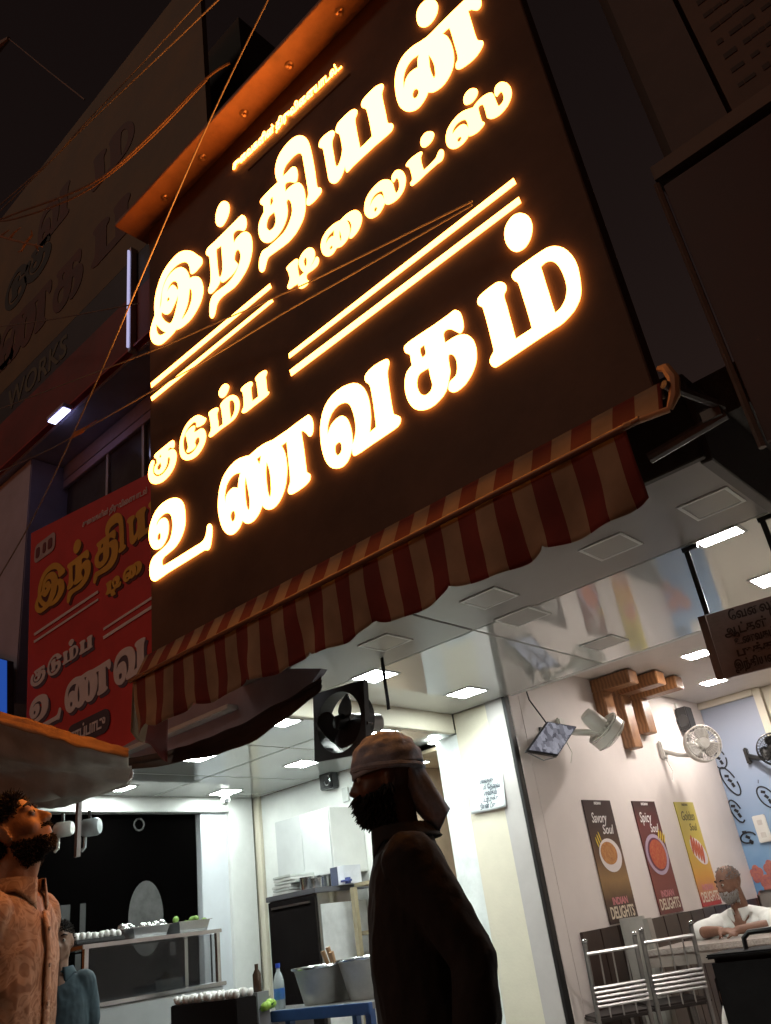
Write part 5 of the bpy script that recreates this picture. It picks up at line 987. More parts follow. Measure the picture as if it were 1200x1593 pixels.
MB().ell(p, (.05, .05, .13), Ry(.25), 14, 10).build('folds', M('bundle', (.55, .5, .46), .8, bump=.5, bscale=20), nk, smooth=True)

# ================================================================ kitchen
dc = thing('food_counter', 'steel framed glass food counter in front of the smoked glass', 'counter', (-5.5, 3.55, .1))
xf_ = -5.40
MB().span((xf_-.55, 3.03, .1), (xf_, 4.10, 1.04)).build('cabinet', M('counter_grey', (.45, .47, .48), .4, var=.06), dc, bevel=.004)
MB().span((xf_-.57, 3.01, 1.041), (xf_+.015, 4.12, 1.065)).build('counter_top', steel, dc, bevel=.003)
MB().span((xf_-.42, 3.02, 1.375), (xf_+.01, 4.10, 1.40)).build('upper_shelf', steel, dc, bevel=.003)
for y in (3.05, 4.07):
    for x in (xf_-.01, xf_-.40):
        MB().span((x-.014, y-.014, 1.066), (x+.014, y+.014, 1.374)).build('post', steel, dc)
MB().span((xf_-.008, 3.07, 1.07), (xf_-.004, 4.05, 1.37)).build('glass_front', M('counter_glass', (.02, .022, .024), .05, var=0, alpha=.35, spec=.6), dc)
MB().tube([(xf_+.01, 4.00, 1.07), (xf_+.01, 4.0, 1.37)], .006, 6).build('door_edge', blk, dc)
eg = thing('egg_tray', 'row of white eggs on the upper shelf of the food counter', 'egg tray', (xf_-.2, 3.12, 1.40))
eggm = M('egg_white', (.75, .74, .72), .5, var=.04)
MB().span((xf_-.30, 2.97, 1.401), (xf_+.01, 3.32, 1.43)).build('tray', M('tray_dark', (.03, .03, .032), .6), eg, bevel=.008)
rr_ = random.Random(21)
em = MB().ell((0, 0, 0), (.02, .02, .026), None, 12, 8).mesh('egg')
for p_ in em.polygons: p_.use_smooth = True
em.materials.append(eggm)
for i in range(5):
    for j in range(8):
        o = bpy.data.objects.new('egg', em); COL.objects.link(o); o.parent = eg
        o.matrix_parent_inverse = Matrix.Translation(-Vector((xf_-.2, 3.12, 1.40)))
        o.location = (xf_-.025-.055*i+rr_.uniform(-.005, .005), 2.99+.043*j, 1.445+rr_.uniform(0, .006)); o.scale = (rr_.uniform(.85, 1.08),)*3; o.rotation_euler = (rr_.uniform(-.4, .4), rr_.uniform(-.4, .4), 0)
def pan(name, label, x, y, z, lx, ly, h, mat, cat, fill=None):
    t = thing(name, label, cat, (x, y, z))
    m = MB()
    a, b = lx/2, ly/2; k = .86
    lo = [(x-a*k, y-b*k, z), (x+a*k, y-b*k, z), (x+a*k, y+b*k, z), (x-a*k, y+b*k, z)]
    hi = [(x-a, y-b, z+h), (x+a, y-b, z+h), (x+a, y+b, z+h), (x-a, y+b, z+h)]
    for i in range(4): m.quad(lo[i], lo[(i+1) % 4], hi[(i+1) % 4], hi[i])
    m.quad(*lo[::-1])
    for i in range(4):
        c = Vector((x, y, z+h)); p, q_ = Vector(hi[i]), Vector(hi[(i+1) % 4])
        m.quad(p, q_, c+(q_-c)*1.1, c+(p-c)*1.1)
    m.build('pan', mat, t, solid=.003)
    if fill: fill(t, x, y, z+h*.7, a*.88, b*.88)
    return t
def heap(mat, n, r, seed=1):
    def f(t, x, y, z, a, b):
        rr = random.Random(seed)
        for k in range(n):
            MB().ell((x+rr.uniform(-a, a), y+rr.uniform(-b, b), z+rr.uniform(0, r*1.4)), (r*rr.uniform(.6, 1.2), r*rr.uniform(.5, 1), r*rr.uniform(.4, .8)), Rz(rr.uniform(0, 3)) @ Rx(rr.uniform(0, 1)), 8, 6).build('piece', mat, t, smooth=True)
    return f
pan('steel_tray', 'steel tray holding foil wrapped food beside the eggs', xf_-.15, 3.54, 1.402, .26, .28, .065, steel, 'tray', heap(M('foil', (.7, .7, .7), .2, metal=.9, bump=.6, bscale=70), 16, .032, 3))
pan('steel_tray', 'steel tray with green leaves at the right end of the upper shelf', xf_-.15, 3.89, 1.402, .26, .26, .07, steel, 'tray', heap(M('green_leaf', (.16, .28, .05), .6, var=.3), 14, .03, 5))
# small camera dome
cd = thing('dome_camera', 'white security camera under the kitchen ceiling at the pilaster', 'camera', (-6.5, 5.2, ZK))
c = atx(351, 1246, -6.45)
MB().lathe([(.001, 0), (.055, 0), (.055, -.025), (.045, -.03), (.001, -.03)], (c.x, c.y, ZK-.001), None, 20).build('base', wht, cd, smooth=True)
MB().ell((c.x, c.y, ZK-.065), (.042, .042, .045), None, 16, 10).build('head', wht, cd, smooth=True)
MB().lathe([(.001, .05), (.02, .05), (.024, .03)], (c.x, c.y, ZK-.075), frame((0, 0, 1), (1, -.35, -.25)), 14).build('lens', blk, cd, smooth=True)
# hanging counter fans at the left, by the tarp
for (px_, py_, lab, m, s_) in ((100, 1290, 'white hanging fan motor nearest the tarpaulin edge', wht, .9), (142, 1287, 'grey round fan motor right of the thin post', M('motor_blue', (.42, .46, .48), .4), 1.)):
    c = at(px_, py_, 3.3)
    t = thing('counter_fan', lab, 'fan', c, 0, 'fans left of the kitchen')
    MB().lathe([(.001, .07), (.05*s_, .065), (.062*s_, .04), (.062*s_, -.05), (.045*s_, -.07), (.001, -.07)], c, frame((0, 0, 1), (.75, .6, .1)), 18).build('motor', m, t, smooth=True)
    MB().tube([c, c+Vector((-.04, -.02, -.02)), c+Vector((-.045, -.02, -.13)), c+Vector((-.07, -.03, -.15))], .012, 8).build('yoke', m, t, smooth=True)
    MB().tube([c, c+Vector((-.03, 0, .12))], .012, 8).build('stem', blkf, t)
po = thing('thin_post', 'thin dark post hanging below the tarpaulin left of the kitchen', 'post', at(121, 1330, 3.2))
a, b = at(121, 1240, 3.2), at(123, 1332, 3.2)
MB().box((a+b)/2, (.035, .03, (a-b).length), frame((1, 0, 0), a-b)).build('post_bar', M('post_brown', (.16, .12, .11), .5), po)

# back wall: cupboard, fridge, shelf
cu = thing('wall_cupboard', 'plain white wall cupboard above the dark glass fridge', 'cupboard', (-5.6, 5.3, 1.7))
MB().span((-5.95, 5.16, 1.70), (-5.26, 5.559, 2.22)).build('carcass', white, cu, bevel=.004)
for (a, b) in ((-5.945, -5.61), (-5.604, -5.265)): MB().span((a, 5.145, 1.705), (b, 5.159, 2.215)).build('door', M('cupboard_door', (.60, .62, .62), .35, var=.05), cu, bevel=.003)
fr = thing('glass_fridge', 'under-counter fridge with black glass front and steel side', 'fridge', (-5.45, 5.1, .1))
MB().span((-5.76, 4.87, .1), (-5.192, 5.45, 1.56)).build('cabinet', steel, fr, bevel=.004)
MB().span((-5.775, 4.845, 1.561), (-5.18, 5.46, 1.60)).build('top', M('fridge_top', (.09, .09, .1), .4), fr, bevel=.003)
MB().span((-5.755, 4.85, .15), (-5.20, 4.869, 1.555)).build('door', M('black_glass', (.012, .010, .010), .1, var=.2, spec=.6), fr, bevel=.003)
MB().span((-5.70, 4.832, 1.50), (-5.25, 4.849, 1.515)).build('door_handle', dsteel, fr)
MB().span((-5.1915, 4.90, .2), (-5.188, 5.41, 1.48)).build('side_panel', M('brushed', (.74, .76, .78), .5, metal=.35, var=.25, scale=2.5), fr)
rr = random.Random(4)
st_ = thing('paper_stack', 'untidy stack of paper and trays on the left of the fridge top', 'stack', (-5.6, 5.1, 1.6))
for k in range(6): MB().box((-5.62+rr.uniform(-.02, .02), 5.05, 1.613+.024*k), (.24, .3, .02), Rz(rr.uniform(-.15, .15))).build('sheet_pile', M('pile%d' % (k % 2), (.6-.12*(k % 2), .6-.1*(k % 2), .58-.1*(k % 2)), .6), st_, bevel=.004)
for (x, y, r, h, lab) in ((-5.42, 4.98, .055, .10, 'tall shiny steel tumbler on the fridge top'), (-5.33, 5.02, .06, .08, 'short steel pot next to the tumbler on the fridge top'), (-5.47, 5.2, .07, .11, 'steel container behind the tumbler on the fridge top')):
    t = thing('steel_container', lab, 'container', (x, y, 1.6), 0, 'steel containers on the fridge')
    MB().lathe([(.001, .0), (r*.9, 0), (r, h*.9), (r*1.05, h), (r*.95, h), (r*.88, .01)], (x, y, 1.6), None, 20).build('body', steel, t, smooth=True)
bx_ = thing('carton', 'white carton with a dark side at the right end of the fridge top', 'carton', (-5.2, 5.15, 1.6))
MB().span((-5.25, 5.1, 1.601), (-5.10, 5.30, 1.74)).build('box', M('carton_white', (.62, .64, .7), .6), bx_, bevel=.003)
MB().span((-5.251, 5.1-.004, 1.602), (-5.17, 5.0995, 1.739)).build('side_print', M('carton_dark', (.06, .07, .12), .6), bx_)
MB().box((-5.1, 5.12, 1.625), (.1, .06, .045)).build('cloth', M('blue_cloth', (.06, .08, .25), .8), bx_, bevel=.015)
sh = thing('wall_shelf', 'tan wooden shelf stand beside the fridge', 'shelf', (-4.95, 5.3, .1))
shm = M('shelf_tan', (.34, .29, .19), .55, var=.2)
for z in (1.22, 1.57): MB().span((-5.10, 5.2, z), (-4.6, 5.5, z+.03)).build('board', shm, sh, bevel=.003)
for x in (-5.07, -4.62): MB().span((x-.02, 5.14, .1), (x+.02, 5.18, 1.57)).build('post', shm, sh)
spk = thing('kitchen_speaker', 'small black box with a silver arc high on the kitchen wall', 'speaker', at(512, 1214, 5.5))
c = at(512, 1213, 5.5)
MB().box(c, (.16, .1, .17)).build('cabinet', blk, spk, bevel=.01)
MB().tube([c+Vector((.03+.035*math.cos(rad(a)), -.055, -.01+.045*math.sin(rad(a)))) for a in range(-170, 60, 20)], .008, 6).build('arc', steel, spk, smooth=True)
swp = thing('kitchen_switch', 'pale switch plate below the black kitchen speaker', 'switch plate', at(538, 1236, 5.53))
MB().box(at(538, 1236, 5.545), (.08, .02, .12)).build('plate', M('switch_pale', (.6, .62, .6), .4), swp, bevel=.004)

# blue table with basins, bottle and vegetables
bsteel = M('basin_steel', (.50, .48, .45), .42, metal=.75, var=.15, scale=6)
bt = thing('blue_table', 'blue painted steel table holding the steel basins', 'table', (-4.4, 4.3, .1))
blu = M('blue_paint', (.03, .085, .24), .4, var=.15, scale=6)
MB().span((-4.82, 4.07, .825), (-3.95, 4.75, .86)).build('top', M('table_top_grey', (.2, .2, .2), .5), bt, bevel=.004)
MB().span((-4.83, 4.03, .80), (-3.94, 4.069, .862)).build('front_rail', blu, bt, bevel=.004)
for x in (-4.72, -4.0):
    for y in (4.1, 4.7): MB().span((x-.022, y-.022, .1), (x+.022, y+.022, .824)).build('leg', blu, bt)
MB().span((-4.70, 4.085, .55), (-4.02, 4.115, .59)).build('rail', blu, bt)
for (x, y, r, h, lab) in ((-4.60, 4.33, .21, .21, 'wide steel basin with ladles on the blue table'), (-4.22, 4.38, .215, .225, 'wide steel basin half hidden by the man in black')):
    t = thing('steel_basin', lab, 'basin', (x, y, .86), 0, 'steel basins on the blue table')
    MB().lathe([(.001, 0), (r*.72, 0), (r*.97, h*.95), (r*1.04, h), (r*1.03, h+.006), (r*.95, h*.94), (r*.7, .012), (.001, .012)], (x, y, .861), None, 36).build('bowl', bsteel, t, smooth=True)
    MB().tube([(x+r*1.03*math.cos(rad(a)), y+r*1.03*math.sin(rad(a)), .861+h+.004) for a in range(0, 361, 10)], .008, 6, False).build('rim', steel, t, smooth=True)
ld = thing('wooden_ladles', 'wooden spoon handles leaning out of the steel basin', 'ladle', (-4.45, 4.3, 1.0))
for (dx, dz) in ((-.02, .1), (.03, .12), (.06, .09)):
    MB().tube([(-4.47+dx*.4, 4.33, .9), (-4.50+dx, 4.25, 1.06+dz)], [.008, .016], 8).build('handle', M('ladle_wood', (.33, .2, .11), .6), ld, smooth=True)
wt_ = thing('side_worktop', 'steel worktop with vegetables left of the blue table', 'worktop', (-5.0, 4.0, .1))
MB().span((-5.22, 3.85, .83), (-4.84, 4.45, .855)).build('top', dsteel, wt_, bevel=.003)
MB().span((-5.2, 3.87, .1), (-4.86, 4.43, .829)).build('cabinet', M('worktop_cab', (.2, .2, .22), .5), wt_)
bo = thing('water_bottle', 'clear water bottle with blue cap and label', 'bottle', (-4.93, 4.15, .856))
bx0, by0 = at(436, 1560, 4.15).x, 4.15
MB().lathe([(.001, 0), (.032, .002), (.036, .02), (.036, .15), (.034, .17), (.022, .21), (.013, .225), (.013, .245)], (bx0, by0, .856), None, 20).build('body', M('pet_plastic', (.62, .68, .7), .08, var=0, alpha=.55), bo, smooth=True)
MB().lathe([(.0365, .06), (.0368, .06), (.0368, .125), (.0365, .125)], (bx0, by0, .856), None, 20).build('label_wrap', M('label_blue', (.03, .12, .48), .4, col2=(.1, .25, .55), scale=18), bo, smooth=True)
MB().lathe([(.001, .272), (.0145, .272), (.0155, .246), (.001, .246)], (bx0, by0, .856), None, 16).build('cap', M('cap_blue', (.02, .06, .4), .4), bo, smooth=True)
vg = thing('vegetable_heap', 'heap of green leaves and limes beside the water bottle', 'vegetables', (-5.05, 4.05, .86))
rr = random.Random(9)
for k in range(9): MB().ell((at(415, 1575, 4.0).x+rr.uniform(-.09, .09), 4.0+rr.uniform(-.06, .06), .875+rr.uniform(0, .05)), (.03, .027, .026), None, 12, 8).build('lime', M('lime', (.34, .55, .08), .4, var=.25), vg, smooth=True)
def leaf(c, a, l): 
    d = Vector((math.cos(a), math.sin(a), rr.uniform(.2, 1))).normalized(); s_ = d.cross(Vector((0, 0, 1))).normalized()*l*.3
    return MB().poly([c, c+d*l*.4+s_, c+d*l, c+d*l*.4-s_])
for k in range(26): leaf(Vector((at(400, 1570, 3.95).x+rr.uniform(-.05, .05), 3.95+rr.uniform(-.05, .05), .87)), rr.uniform(0, 6.3), rr.uniform(.05, .13)).build('leaf', M('herb', (.05, .16, .03), .6, var=.3), vg, solid=.002)
eb = thing('egg_crate', 'black crate heaped with white eggs at the bottom of the kitchen', 'crate', (-4.75, 3.6, .1))
MB().span((-5.16, 3.5, .1), (-4.50, 3.66, .985)).build('crate_body', M('crate_black', (.008, .006, .006), .6, spec=.1), eb, bevel=.006)
rr = random.Random(12)
for i in range(3):
    for j in range(15):
        o = bpy.data.objects.new('egg', em); COL.objects.link(o); o.parent = eb
        o.matrix_parent_inverse = Matrix.Translation(-Vector((-4.75, 3.6, .1)))
        o.location = (-5.13+.043*j+rr.uniform(-.006, .006), 3.53+.05*i, 1.0+rr.uniform(0, .014)); o.rotation_euler = (rr.uniform(-.5, .5), rr.uniform(-.5, .5), 0)
jr = thing('sauce_bottle', 'small dark sauce bottle behind the egg crate', 'bottle', (-4.95, 3.95, .1))
c = at(362, 1530, 3.75)
MB().lathe([(.001, 0), (.028, 0), (.028, .1), (.012, .13), (.012, .16), (.001, .16)], (c.x, 3.95, .985), None, 14).build('bottle_body', M('bottle_brown', (.05, .03, .02), .2), jr, smooth=True)
MB().span((c.x-.05, 3.905, .1), (c.x+.05, 4.0, .984)).build('stand', M('worktop_cab', (.2, .2, .22), .5), jr)

# ================================================================ people
def remesh(mb, name, voxel, smooth_it=6, keep=1.):
    me = mb.mesh(name)
    bm = bmesh.new(); bm.from_mesh(me); bmesh.ops.recalc_face_normals(bm, faces=bm.faces); bm.to_mesh(me); bm.free()
    o = bpy.data.objects.new('tmp', me); COL.objects.link(o)
    md = o.modifiers.new('r', 'REMESH'); md.mode = 'VOXEL'; md.voxel_size = voxel
    ms = o.modifiers.new('s', 'SMOOTH'); ms.factor = .5; ms.iterations = smooth_it
    bpy.context.view_layer.update()
    out = bpy.data.meshes.new_from_object(o.evaluated_get(bpy.context.evaluated_depsgraph_get()))
    bpy.data.objects.remove(o)
    out.name = name
    return out
def ripple(me, amp, scale, stretch=(1, 1, 1), crit=None):
    co = np.empty(len(me.vertices)*3); me.vertices.foreach_get('co', co)
    nn = np.empty(len(me.vertices)*3); me.vertices.foreach_get('normal', nn)
    co = co.reshape(-1, 3); nn = nn.reshape(-1, 3)
    for i in range(len(co)):
        p = Vector(co[i]); q = Vector((p.x*stretch[0], p.y*stretch[1], p.z*stretch[2]))*scale
        d = 1-2*abs(noise.noise(q)); d += .4*noise.noise(q*2.3)
        co[i] += nn[i]*amp*d
    me.vertices.foreach_set('co', co.reshape(-1)); me.update()
def tufts(me, crit, n, length, r, seed=1, bias=(0, 0, -1), bw=.4, curl=.5):
    """short tapered strands standing on the faces of me that satisfy crit(centre, normal)"""
    rr = random.Random(seed); me.calc_loop_triangles()
    fs = [p for p in me.polygons if crit(p.center, p.normal)]
    mb = MB(); bias = Vector(bias)
    if not fs: return mb
    ws = [p.area for p in fs]
    for p in rr.choices(fs, ws, k=n):
        c = p.center+p.normal*(-.003)+Vector((rr.uniform(-1, 1), rr.uniform(-1, 1), rr.uniform(-1, 1)))*.004
        d = (p.normal+bias*bw+Vector((rr.uniform(-1, 1), rr.uniform(-1, 1), rr.uniform(-1, 1)))*.45).normalized()
        l = length*rr.uniform(.6, 1.3); s_ = Vector((rr.uniform(-1, 1), rr.uniform(-1, 1), rr.uniform(-1, 1))).normalized()*l*curl
        mb.tube([c, c+d*l*.55+s_*.45, c+d*l*.9+s_], [r, r*.9, r*.3], 4, True)
    return mb
def head_shape(mb, H, R, k=1., beard=0., fat=1.):
    """adds a head to mb. H: centre between the ears, R: 3x3 (x = face direction, z = crown)"""
    def E(c, r, rot=None): mb.ell(H+R @ (Vector(c)*k), [q*k for q in r], R @ rot if rot else R, 20, 14)
    E((-.012, 0, .03), (.098, .077, .094))
    E((.012, 0, .0), (.078, .070*fat, .08))
    E((.03, 0, -.045), (.060, .055*fat, .068))
    E((.058, 0, -.088), (.030, .031, .026))
    for s_ in (-1, 1):
        E((.048, s_*.036, -.030), (.034, .028, .030))       # cheek
        E((.066, s_*.032, .030), (.022, .024, .012))         # brow
        E((.0, s_*.052, -.060), (.040, .014, .034))          # jaw angle
        E((-.012, s_*.079, -.008), (.020, .009, .033), Rz(s_*.35))   # ear
        E((.0, s_*.083, -.03), (.010, .007, .012))
        E((.094, s_*.013, -.030), (.012, .010, .010))        # nostril
        mb.limb([(H+R @ (Vector((.083, s_*.042, .003))*k), .006*k), (H+R @ (Vector((.089, s_*.024, .006))*k), .006*k)], 8)  # lid
    mb.limb([(H+R @ (Vector((.080, 0, .022))*k), .010*k), (H+R @ (Vector((.096, 0, -.004))*k), .010*k), (H+R @ (Vector((.108, 0, -.026))*k), .013*k)], 10)
    E((.084, 0, -.054), (.014, .025, .007)); E((.081, 0, -.068), (.014, .022, .008))
def hand(mb, wrist, d, nrm, k=1., curl=.5, spread=.12, side=1):
    """five-fingered hand: wrist point, d = direction of the fingers, nrm = back of the hand"""
    d = Vector(d).normalized(); n = Vector(nrm); n = (n-d*n.dot(d)).normalized(); s_ = d.cross(n)*side
    mb.ell(wrist+d*.045*k, (.052*k, .042*k, .015*k), Matrix((d, s_, n)).transposed(), 14, 8)
    for i, (off, l) in enumerate(((-.030, .062), (-.010, .074), (.011, .070), (.030, .056))):
        p = wrist+d*.085*k+s_*off*k; a = d+s_*off*spread*12*k; a.normalize(); ch = [(p-a*.03*k, .0095*k)]
        for j in range(3):
            a = (a-n*curl*(.55+.25*j)).normalized(); p = p+a*l*k*(.46 if j == 0 else .31); ch.append((p, (.0085-.0009*j)*k))
        mb.limb(ch, 8)
    a = (d*.55-s_*.8-n*.25).normalized(); p = wrist+d*.02*k-s_*.03*k
    q = p+a*.042*k; a2 = (d*.85-s_*.35-n*.3).normalized()
    mb.limb([(p, .013*k), (q, .011*k), (q+a2*.036*k, .009*k)], 8)
def eyes(parent, H, R, k=1., look=0.):
    ew_ = M('eye_white', (.36, .33, .30), .2, var=0); ei = M('iris', (.02, .012, .008), .15, var=0)
    for s_ in (-1, 1):
        c = H+R @ (Vector((.0775, s_*.032, .006))*k)
        e = MB().ell(c, (.0125*k,)*3, R, 12, 8).build('eye', ew_, parent, False, smooth=True)
        MB().ell(c+R @ (Vector((.0095, look*.004, .001))*k), (.0045*k, .0058*k, .0058*k), R, 10, 6).build('iris', ei, e, False, smooth=True)
        mb = MB().limb([(H+R @ (Vector((.085, s_*.020, .034))*k), .004*k), (H+R @ (Vector((.086, s_*.036, .040))*k), .005*k), (H+R @ (Vector((.076, s_*.054, .034))*k), .003*k)], 6)
        mb.build('eyebrow', M('brow_hair', (.012, .009, .008), .8), parent, False, smooth=True)
def collar(mb, c, r0, r1, h, front, tilt=0., points=.05):
    """shirt collar: stand plus fold with two front points. front = angle of the opening in local xy"""
    def fn(u, v):
        a = front+rad(16)+(2*math.pi-rad(32))*u
        edge = min(u, 1-u); pt = max(0, 1-edge/.12)
        if v < .45:
            t = v/.45; r = r0*(1-t)+r0*.97*t; z = h*t
        else:
            t = (v-.45)/.55; r = r0*.98+(r1-r0)*t+.008; z = h-(h*.95+points*pt)*t
        return Vector((c[0]+r*math.cos(a)*1.02+tilt*z, c[1]+r*math.sin(a), c[2]+z))
    return mb.grid(fn, 40, 8)
def standing(label, loc, rz, skin, shirt, trous, height_k=1., head_yaw=0., head_pitch=0., lean=0., arms=None, voxel=.008, sleeve='long', belly=0., headk=1., group=None):
    """local frame: faces +x, z up, origin between the feet; returns (root, H, R, joints)"""
    t = thing('person', label, 'person', loc, rz)
    K = height_k
    V = lambda x, y, z: Vector((x+lean*z, y, z))*K
    NB = V(-.035, 0, 1.44); H = V(.0, 0, 1.60)
    R = (Rz(head_yaw) @ Ry(-head_pitch)).to_3x3()
    H = NB+Vector((.035, 0, .165*K)) + Ry(-head_pitch) @ Vector((.0, 0, 0))
    H.x -= .10*math.sin(max(0, head_pitch))*.6
    arms = arms or {}
    J = {}
    for s_, nm in ((1, 'L'), (-1, 'R')):
        J[nm] = tuple(V(*q) for q in arms[nm]) if nm in arms else ( V(-.025, s_*.165, 1.355), V(-.06, s_*.205, 1.08), V(.02, s_*.205, .84))
    body = MB()
    head_shape(body, H, R, K*headk)
    body.limb([(H+R @ Vector((-.02, 0, -.05)), .056*K), (NB+Vector((.012, 0, .03)), .060*K), (NB+Vector((0, 0, -.07)), .062*K)], 14)
    body.limb([(H+R @ Vector((.03, 0, -.075)), .03*K), (NB+Vector((.045, 0, .0)), .03*K)], 10)
    body.limb([(V(-.02, 0, 1.36), .10*K), (V(-.01, 0, 1.2), .125*K), (V(.0, 0, 1.0), .12*K), (V(-.01, 0, .9), .13*K)], 16)
    for s_ in (1, -1):
        body.limb([(V(-.02, s_*.03, 1.375), .055*K), (V(-.02, s_*.16, 1.36), .05*K)], 12)
        body.limb([(V(0, s_*.075, .92), .10*K), (V(.012, s_*.09, .5), .065*K), (V(.0, s_*.095, .42), .055*K), (V(-.02, s_*.1, .25), .052*K), (V(-.02, s_*.1, .09), .038*K)], 12)
        body.limb([(V(-.04, s_*.1, .045), .04*K), (V(.06, s_*.105, .035), .04*K), (V(.16, s_*.115, .025), .03*K)], 10)
    for nm, (a, b, c) in J.items():
        body.limb([(a.lerp(b, .08), .045*K), (a.lerp(b, .5), .044*K), (b, .040*K), (b.lerp(c, .35), .041*K), (c, .028*K)], 12)
        d = (c-b).normalized(); hand(body, c, d, Vector((0, 1 if nm == 'L' else -1, .1)), K, .4, side=1 if nm == 'L' else -1)
    bm_ = remesh(body, 'body', voxel*K, 4)
    link('body', bm_, skin, t, False, smooth=True)
    # shirt
    sm = MB()
    RG = ((1.445, -.035, .072, .078), (1.42, -.034, .080, .095), (1.40, -.032, .088, .135), (1.375, -.030, .098, .172), (1.33, -.025, .112, .190), (1.24, -.015, .125+belly*.3, .190), (1.1, -.005+belly*.4, .130+belly*.7, .182), (.95, .0+belly*.4, .132+belly*.7, .180), (.82, -.005, .140+belly*.3, .188), (.74, -.008, .146, .194))
    sm.rings([((x+lean*z)*K, 0, z*K, rx*K, ry*K) for z, x, rx, ry in RG])
    for s_ in (1, -1):
        a, b, c = J['L' if s_ > 0 else 'R']
        if sleeve == 'long': sm.limb([(a+Vector((0, -s_*.015, .0)), .080*K), (a.lerp(b, .5), .070*K), (b, .063*K), (b.lerp(c, .5), .060*K), (b.lerp(c, .92), .046*K)], 14)
        else: sm.limb([(a+Vector((0, -s_*.015, 0)), .080*K), (a.lerp(b, .5), .070*K), (a.lerp(b, .78), .068*K)], 14)
    s_me = remesh(sm, 'shirt', voxel*K, 5)
    ripple(s_me, .0045*K, 11, (1.0, 1.0, .55)); ripple(s_me, .0022*K, 26, (1, 1, .5))
    so = link('shirt', s_me, shirt, t, False, smooth=True)
    cb = MB(); collar(cb, NB+Vector((.002, 0, -.022)), .080*K, .106*K, .048*K, 0., .2, .055)
    cb.build('collar', shirt, so, False, smooth=True, solid=.004)
    # trousers
    tr = MB()
    tr.limb([(V(0, 0, .96), .128*K), (V(0, 0, .86), .14*K)], 16)
    for s_ in (1, -1): tr.limb([(V(0, s_*.075, .9), .112*K), (V(.012, s_*.09, .5), .088*K), (V(-.01, s_*.1, .2), .082*K), (V(-.015, s_*.1, .07), .080*K)], 14)
    tm_ = remesh(tr, 'trousers', .012*K, 5); ripple(tm_, .006, 7, (1, 1, .5)); link('trousers', tm_, trous, t, False, smooth=True)
    for s_ in (1, -1):
        MB().limb([(V(-.05, s_*.1, .045), .046*K), (V(.06, s_*.105, .04), .047*K), (V(.17, s_*.115, .03), .036*K)], 12).build('shoe', M('shoe', (.02, .017, .015), .5), t, False, smooth=True)
    return t, H, R, J, bm_, s_me, NB, K

# ---------------------------------------------------------------- man in the printed shirt, looking up at the sign
skinA = M('skin_brown', (.44, .24, .145), .5, var=.12, scale=18, bump=.08, bscale=120)
pshirt = M('print_shirt', (.47, .30, .19), .75, var=0)
nt = pshirt.node_tree; n_, l_ = nt.nodes, nt.links
tc = n_.new('ShaderNodeTexCoord'); nz = n_.new('ShaderNodeTexNoise'); nz.inputs['Scale'].default_value = 11; nz.inputs['Detail'].default_value = 2; nz.inputs['Distortion'].default_value = 2.6
l_.new(tc.outputs['Object'], nz.inputs['Vector'])
rp = n_.new('ShaderNodeValToRGB'); l_.new(nz.outputs['Fac'], rp.inputs[0])
for e in range(4): rp.color_ramp.elements.new(.5)
for e, (p, c) in zip(rp.color_ramp.elements, ((0, (.24, .13, .08)), (.39, (.30, .17, .10)), (.45, (.47, .31, .2)), (.54, (.52, .36, .25)), (.585, (.34, .2, .125)), (.67, (.47, .31, .2)))):
    e.position = p; e.color = (*c, 1)
l_.new(rp.outputs[0], n_['Principled BSDF'].inputs['Base Color'])
hd = at(24, 1296, 1.36)
faceA = rad(36)
tA, H, R, J, bmA, smA, NBa, KA = standing('man in a rust printed shirt looking up at the sign on the left', (0, 0, 0), faceA, skinA, pshirt, M('jeans', (.05, .06, .1), .8), 1.0, rad(6), rad(34), .10, None, .0065, 'long')
# stand him so that his head is where the photo shows it
off = Matrix.Rotation(faceA, 4, 'Z') @ H
KS = hd.z/H.z
tA.scale = (KS, KS, KS)
tA.location = (hd.x-off.x*KS, hd.y-off.y*KS, 0)
inv = R.inverted()
def loc_(c): return inv @ (c-H)
hair = M('hair_black', (.014, .009, .007), .55, var=.3, scale=30)
def scalp(c, n):
    q = loc_(c); return q.z > .035-.25*max(0, q.x-.03)+(.9*max(0, q.x-.045)) and (q.x < .065 or q.z > .085) or (q.x < -.03 and q.z > -.055 and abs(q.y) < .09)
cap = MB().ell(H+R @ Vector((-.02, 0, .042)), (.099, .081, .092), R, 28, 18)
cap.f = [f for f in cap.f if scalp(sum((cap.v[i] for i in f), Vector())/len(f), None)]
ho_ = cap.build('hair', hair, tA, False, smooth=True)
tufts(bmA, scalp, 4200, .013, .0026, 3, (0, 0, .0), .1, 1.3).build('curls', hair, ho_, False)
def beardz(c, n):
    q = loc_(c)
    if q.x < -.02 or q.z > .0 or q.z < -.125: return False
    if q.x > .070 and -.076 < q.z: return abs(q.z+.045) < .005 and abs(q.y) < .028
    return q.z < -.046-.42*max(0, q.x-.005)
tufts(bmA, beardz, 3200, .009, .0018, 5, tuple(R @ Vector((.5, 0, -1))), .8, .35).build('beard', hair, tA, False)
eyes(tA, H, R)
